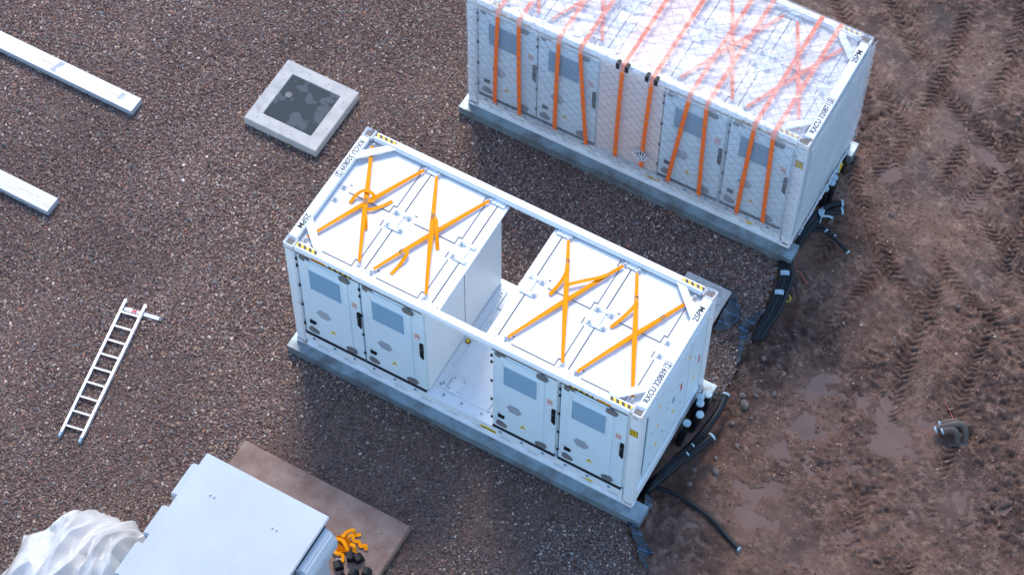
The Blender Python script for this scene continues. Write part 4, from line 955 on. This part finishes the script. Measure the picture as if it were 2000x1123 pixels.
# ------------------------------------------------------------------ ducts, cables and site litter
def taped(parent, p, d, r, name='taped_end'):
    d = Vector(d).normalized(); mb = MB(); p = Vector(p)
    mb.tube([p-d*r*.45, p+d*.006, p+d*.008], [r*1.05, r*1.05, r*.97], 14); put(name, mb, 'tape_white', parent, bevel=0)
def cable(pts, r, label, name='cable', grp=None, cap=True, m_='black_rubber', n=8, tape_r=None):
    P = smooth_path(pts, n); o = put(name, MB().tube(P, r, 12), m_, smooth=True); tag(o, label, name.replace('_', ' '), grp)
    if cap: taped(o, P[-1], P[-1]-P[-2], tape_r or r)
    return o
GD = 'upright black ducts at the end of the open container'
for k, (tx, ty, bx, by_, lab) in enumerate([(6.178,1.594,6.10,1.50,'upright black duct with taped top, nearest the crossing pair of cables'),(6.287,1.825,6.16,1.84,'leaning black duct with taped top set out from the container wall'),(6.201,2.005,6.14,2.00,'upright black duct with taped top in the middle of the row of ducts'),
        (6.156,2.102,6.12,2.12,'upright black duct half hidden between two others by the open container'),(6.235,2.209,6.18,2.22,'upright black duct standing before the back beam end of the open container')]):
    cable([(bx,by_,-.45),(bx*.6+tx*.4,by_*.6+ty*.4,-.12),(tx,ty,.30)], .060, lab, 'duct', GD)
GC = 'black cables at the end of the open container'
cable([(6.02,.55,-.30),(6.18,.90,-.16),(6.276,1.234,-.10),(6.368,1.57,-.08),(6.431,1.933,-.06),(6.456,2.235,-.04),(6.421,2.516,-.02)], .060, 'thick black cable bowing along the container end to a pale tip', 'cable', GC)
cable([(6.05,.40,-.30),(6.179,.66,-.06),(6.306,.991,.0),(6.465,1.362,.03),(6.585,1.70,.06)], .068, 'thick straight black cable rising to a white taped tip', 'cable', GC)
cable([(6.08,.60,-.2),(6.22,.95,.02),(6.33,1.22,.06),(6.40,1.396,.09)], .036, 'slim black cable with a pale tip lying between the two thick cables', 'cable', GC)
cable([(6.10,.50,-.2),(6.24,.85,.04),(6.34,1.08,.08),(6.40,1.21,.12)], .036, 'slim black cable with a pale tip lying on the straight thick cable', 'cable', GC)
def gz(x, y, d): return max(ground_at(x, y), WATER_Z)+d
cable([(5.98,.52,-.24)]+[(x, y, gz(x,y,.035)) for x, y in ((6.12,.60),(6.427,.668),(6.813,.627),(7.185,.547),(7.528,.401),(7.769,.308))], .036, 'long slim black cable snaking out over the wet mud', 'cable', GC)
mb = MB(); mb.tube([(6.22+.07*math.cos(a*.5), .74+.07*math.sin(a*.5), -.05+.01*a) for a in range(12)], .012, 6); tag(put('cable_loop', mb, 'black_rubber'), 'small coiled black loop at the root of the thick cables', 'cable')
GD2 = 'upright black ducts at the end of the netted container'
for tx, ty, bx, by_, lab in [(6.116,7.506,6.16,7.46,'tall upright black duct beside the back beam of the netted container'),(6.165,7.057,6.18,7.10,'upright black duct first in the row of four by the netted container'),
        (6.211,6.914,6.20,6.94,'upright black duct second in the row of four by the netted container'),(6.218,6.80,6.22,6.82,'upright black duct third in the row of four by the netted container'),(6.173,6.64,6.17,6.66,'upright black duct last in the row of four by the netted container')]:
    cable([(bx,by_,-.45),((bx+tx)/2,(by_+ty)/2,-.1),(tx,ty,.30)], .057, lab, 'duct', GD2)
GC2 = 'black cables at the end of the netted container'
c1 = cable([(6.05,5.55,-.35),(6.14,5.90,-.06),(6.202,6.269,.0),(6.335,6.554,.02),(6.496,6.695,.02)], .062, 'thick black cable curving out from the netted container, the inner of two', 'cable', GC2)
c2 = cable([(6.10,5.50,-.35),(6.20,5.89,-.08),(6.262,6.205,-.02),(6.371,6.407,.0),(6.555,6.568,.0)], .062, 'thick black cable curving out from the netted container, the outer of two', 'cable', GC2)
put('plastic_wrap', MB().ribbon(smooth_path([(6.26,6.38,.075),(6.30,6.30,.06),(6.38,6.36,.03),(6.46,6.40,-.02)], 4), .10), 'tape_white', c2)
put('plastic_tie', MB().tube(smooth_path([(6.25,6.42,.07),(6.31,6.28,.06),(6.33,6.13,-.08)], 5), .010, 6), 'tape_white', c2)
cable([(6.02,5.62,-.30),(6.145,5.855,-.10),(6.245,5.995,-.06),(6.429,6.099,-.06),(6.716,6.056,-.10),(6.962,5.969,-.15)], .036, 'slim black cable with a white tip pointing at the tyre tracks', 'cable', GC2)
cable([(6.10,5.75,-.2),(6.249,6.043,-.03),(6.373,6.134,-.02),(6.49,6.097,-.03)], .034, 'short slim black cable crossing under the thick pair', 'cable', GC2)
cable([(6.10,5.80,-.2),(6.286,6.115,-.06),(6.467,6.156,-.07),(6.647,6.103,-.08)], .028, 'short thin black cable lying along the slim one', 'cable', GC2)
tag(put('yellow_cap', MB().cyl((6.14,7.27,-.1),(.1,.1,1),.03,.28,10), 'yellow_sign'), 'small yellow cap among the ducts of the netted container', 'cap')
# bundle along the gravel edge
GB = 'bundled black cables along the gravel edge'
LB = [(5.99,5.50),(6.09,5.20),(6.20,5.0),(6.255,4.72),(6.30,4.288),(6.31,3.968),(6.33,3.72)]
labs = ['black cable of the bundle on its gravel side', 'black cable second from the gravel in the bundle', 'black cable third from the gravel in the bundle', 'black cable of the bundle on its mud side']
bund = []
for k in range(4):
    P = [(x+.054*k*(1 if i < 5 else .8-.2*(i-5)), y+.02*k, -.16+.015*(k % 2)-(.05 if i in (0,6) else 0)) for i, (x, y) in enumerate(LB)]
    bund.append(cable(P, .041, labs[k], 'cable', GB, cap=False))
for y, xo in ((5.08,6.26),(4.70,6.34)): put('tape_wrap', MB().ribbon(smooth_path([(xo-.09,y-.04,-.115),(xo-.03,y-.01,-.10),(xo+.04,y+.02,-.11)], 5), .09), 'tape_white', bund[3])
mb = MB(); mb.tube([(6.43+.085*math.cos(a*.39), 4.725+.055*math.sin(a*.39), gz(6.43,4.72,.05)+.02*math.sin(a*.39)) for a in range(17)], .008, 6); tag(put('rope_loop', mb, 'yellow_rope'), 'thin yellow rope loop beside the cable bundle', 'rope')
tag(put('red_twine', MB().tube(smooth_path([(6.33,5.30,gz(6.33,5.3,.02)),(6.44,5.28,gz(6.44,5.28,.03)),(6.55,5.20,gz(6.55,5.2,.03)),(6.62,5.16,gz(6.62,5.16,.03))], 5), .006, 5), 'red_twine'), 'short red twine on the soil by the beam end', 'twine')

def cloth(pts_grid, label, grp, lines, name='geotextile_scrap'):
    g = np.array(pts_grid, float)   # rows of points, refined and crumpled
    ny, nx = g.shape[:2]; k = 8
    a = np.linspace(0, ny-1, (ny-1)*k+1); b_ = np.linspace(0, nx-1, (nx-1)*k+1)
    i0 = np.clip(np.floor(a).astype(int), 0, ny-2); fa = (a-i0)[:,None,None]; j0 = np.clip(np.floor(b_).astype(int), 0, nx-2); fb = (b_-j0)[None,:,None]
    P = (g[i0][:,j0]*(1-fa)*(1-fb)+g[i0+1][:,j0]*fa*(1-fb)+g[i0][:,j0+1]*(1-fa)*fb+g[i0+1][:,j0+1]*fa*fb)
    X, Y, Z = P[:,:,0], P[:,:,1], P[:,:,2]
    cr = ridge(X*7, Y*7, 3, 3)-.5; X = X+.05*(fbm(X*6, Y*6, 51, 3)-.5); Y = Y+.05*(fbm(X*6, Y*6, 52, 3)-.5); Z = Z+.12*cr
    o = obj(name, grid_mesh(name, X, Y, Z, 'geotextile')); tag(o, label, 'geotextile', grp)
    for r0 in lines:
        rowi = int(r0*(X.shape[0]-1)); pts = [(X[rowi,j], Y[rowi,j], Z[rowi,j]+.008) for j in range(0, X.shape[1], 2)]
        put('blue_thread', MB().tube(pts, .0032, 5), 'blue_twine', o)
    return o
GG = 'black geotextile scraps at the gravel edge'
z0 = -.15
cloth([[(5.66,4.30,-.10),(5.72,4.32,z0)],[(5.70,4.08,-.05),(5.90,4.09,z0)],[(5.70,3.85,-.05),(6.01,3.92,z0)],[(5.70,3.50,-.08),(5.84,3.62,z0)]], 'black geotextile flap with blue threads against the concrete slab', GG, (.3,.6,.85))
cloth([[(6.20,4.26,z0),(6.27,4.22,z0)],[(6.06,3.98,z0),(6.24,3.98,-.12)],[(6.00,3.82,z0),(6.18,3.80,-.12)],[(6.12,3.62,z0),(6.23,3.66,z0)],[(6.20,3.42,z0),(6.28,3.44,z0)],[(6.30,3.15,z0),(6.34,3.16,z0)]], 'black geotextile strip with blue threads below the cable bundle', GG, (.25,.45,.62,.8))
tag(put('black_strip', MB().ribbon(smooth_path([(6.04,3.60,-.15),(5.98,3.50,-.15),(5.88,3.38,-.16)], 5), .035), 'black_rubber'), 'short black rubber strip on the gravel by the geotextile', 'strip')
cloth([[(5.98,-.10,-.17),(6.12,-.10,-.2)],[(6.12,-.20,z0),(6.28,-.16,-.17)],[(6.26,-.34,z0),(6.44,-.28,-.17)],[(6.42,-.48,z0),(6.66,-.42,-.2)],[(6.50,-.58,z0),(6.60,-.56,-.2)],[(6.62,-.70,-.17),(6.74,-.70,-.2)]], 'black geotextile scrap trailing from the beam corner of the open container', GG, (.2,.35,.6))
cloth([[(6.10,.40,-.12),(6.20,.46,-.2)],[(6.14,.25,-.05),(6.29,.30,-.2)],[(6.20,.12,-.12),(6.29,.14,-.22)]], 'black geotextile tuck above the beam end with the rust marks', GG, (.6,))

# grey pipes curling out of the mud
gp = []
for k, (pts, lab) in enumerate([([(10.02,3.72,-.40),(10.00,3.82,-.20),(9.88,3.88,-.06),(9.72,3.78,-.07),(9.555,3.64,-.15)], 'muddy grey pipe curling out of the mud, the longest of three'),
                 ([(9.88,3.92,-.30),(9.80,3.93,-.15),(9.70,3.87,-.12),(9.57,3.76,-.16)], 'muddy grey pipe curling out of the mud, behind the longest'),
                 ([(9.94,3.64,-.40),(9.90,3.73,-.20),(9.80,3.74,-.08),(9.68,3.67,-.11),(9.655,3.65,-.12)], 'muddy grey pipe curling out of the mud, tucked under the longest')]):
    cable(pts, .052, lab, 'pipe', 'grey pipes in the mud', True, 'grey_pipe')
tag(put('wire_strand', MB().tube(smooth_path([(9.75,3.95,-.18),(9.66,4.08,gz(9.66,4.08,.02)),(9.48,4.22,gz(9.48,4.22,.02))], 5), .005, 5), 'red_twine'), 'thin pinkish wire running off beside the grey pipes', 'wire')

# loose rocks
def rock_mesh(seed):
    bm = bmesh.new(); bmesh.ops.create_icosphere(bm, subdivisions=2, radius=1); g = random.Random(seed)
    ax = [Vector((g.uniform(-1,1), g.uniform(-1,1), g.uniform(-.6,1))).normalized() for _ in range(7)]; dd = [g.uniform(.55,.9) for _ in ax]
    for v in bm.verts:
        for a, d in zip(ax, dd):
            t = v.co.dot(a)
            if t > d: v.co -= a*(t-d)
        v.co *= g.uniform(.95, 1.05); v.co.z *= .7
    me = bpy.data.meshes.new('rock'); bm.to_mesh(me); bm.free(); me.materials.append(MATS['rock']); return me
RM = [rock_mesh(s) for s in range(5)]
g_ = random.Random(5)
for x, y, r0 in [(7.05,3.02,.055),(6.86,1.33,.075),(6.55,1.20,.05),(6.73,2.62,.10),(6.42,6.47,.075),(7.25,7.06,.05),(6.62,3.52,.05),(8.95,5.95,.045),(6.70,2.23,.05),(6.60,.95,.05),(6.95,1.9,.045),(6.80,2.85,.05),(6.62,2.75,.06),(6.50,5.05,.06),(6.42,4.95,.05),(6.75,1.55,.04),(6.92,2.45,.04),(8.3,4.9,.05)]:
    o = obj('rock', RM[g_.randrange(5)], None, (x, y, gz(x, y, r0*.35))); o.scale = (r0, r0*g_.uniform(.7,1), r0); o.rotation_euler.z = g_.uniform(0, 6)
    big = 'large' if r0 > .07 else 'smaller'
    if y > 4.5 and x < 6.6: lab = big+' brown rock beside the cables of the netted container'
    elif x < 7.1 and y < 4: lab = ('largest brown rock on the soil past the taped ducts' if r0 > .09 else big+' brown rock on the soil beside the thick black cables' if y < 2 else 'smaller brown rock between the taped ducts and the puddles')
    else: lab = 'smaller brown rock out among the tyre tracks'
    tag(o, lab, 'rock', 'rocks on the mud')
for x, y, r0 in [(-6.66,1.59,.06),(-6.45,.88,.055),(-5.16,1.82,.06),(-4.33,1.56,.065)]:
    o = obj('rock', RM[g_.randrange(5)], None, (x, y, -.175)); o.scale = (r0, r0*.7, r0*.7); o.rotation_euler.z = g_.uniform(0, 6)
    tag(o, 'odd larger stone on the gravel near the bare beams', 'rock', 'larger stones on the gravel')
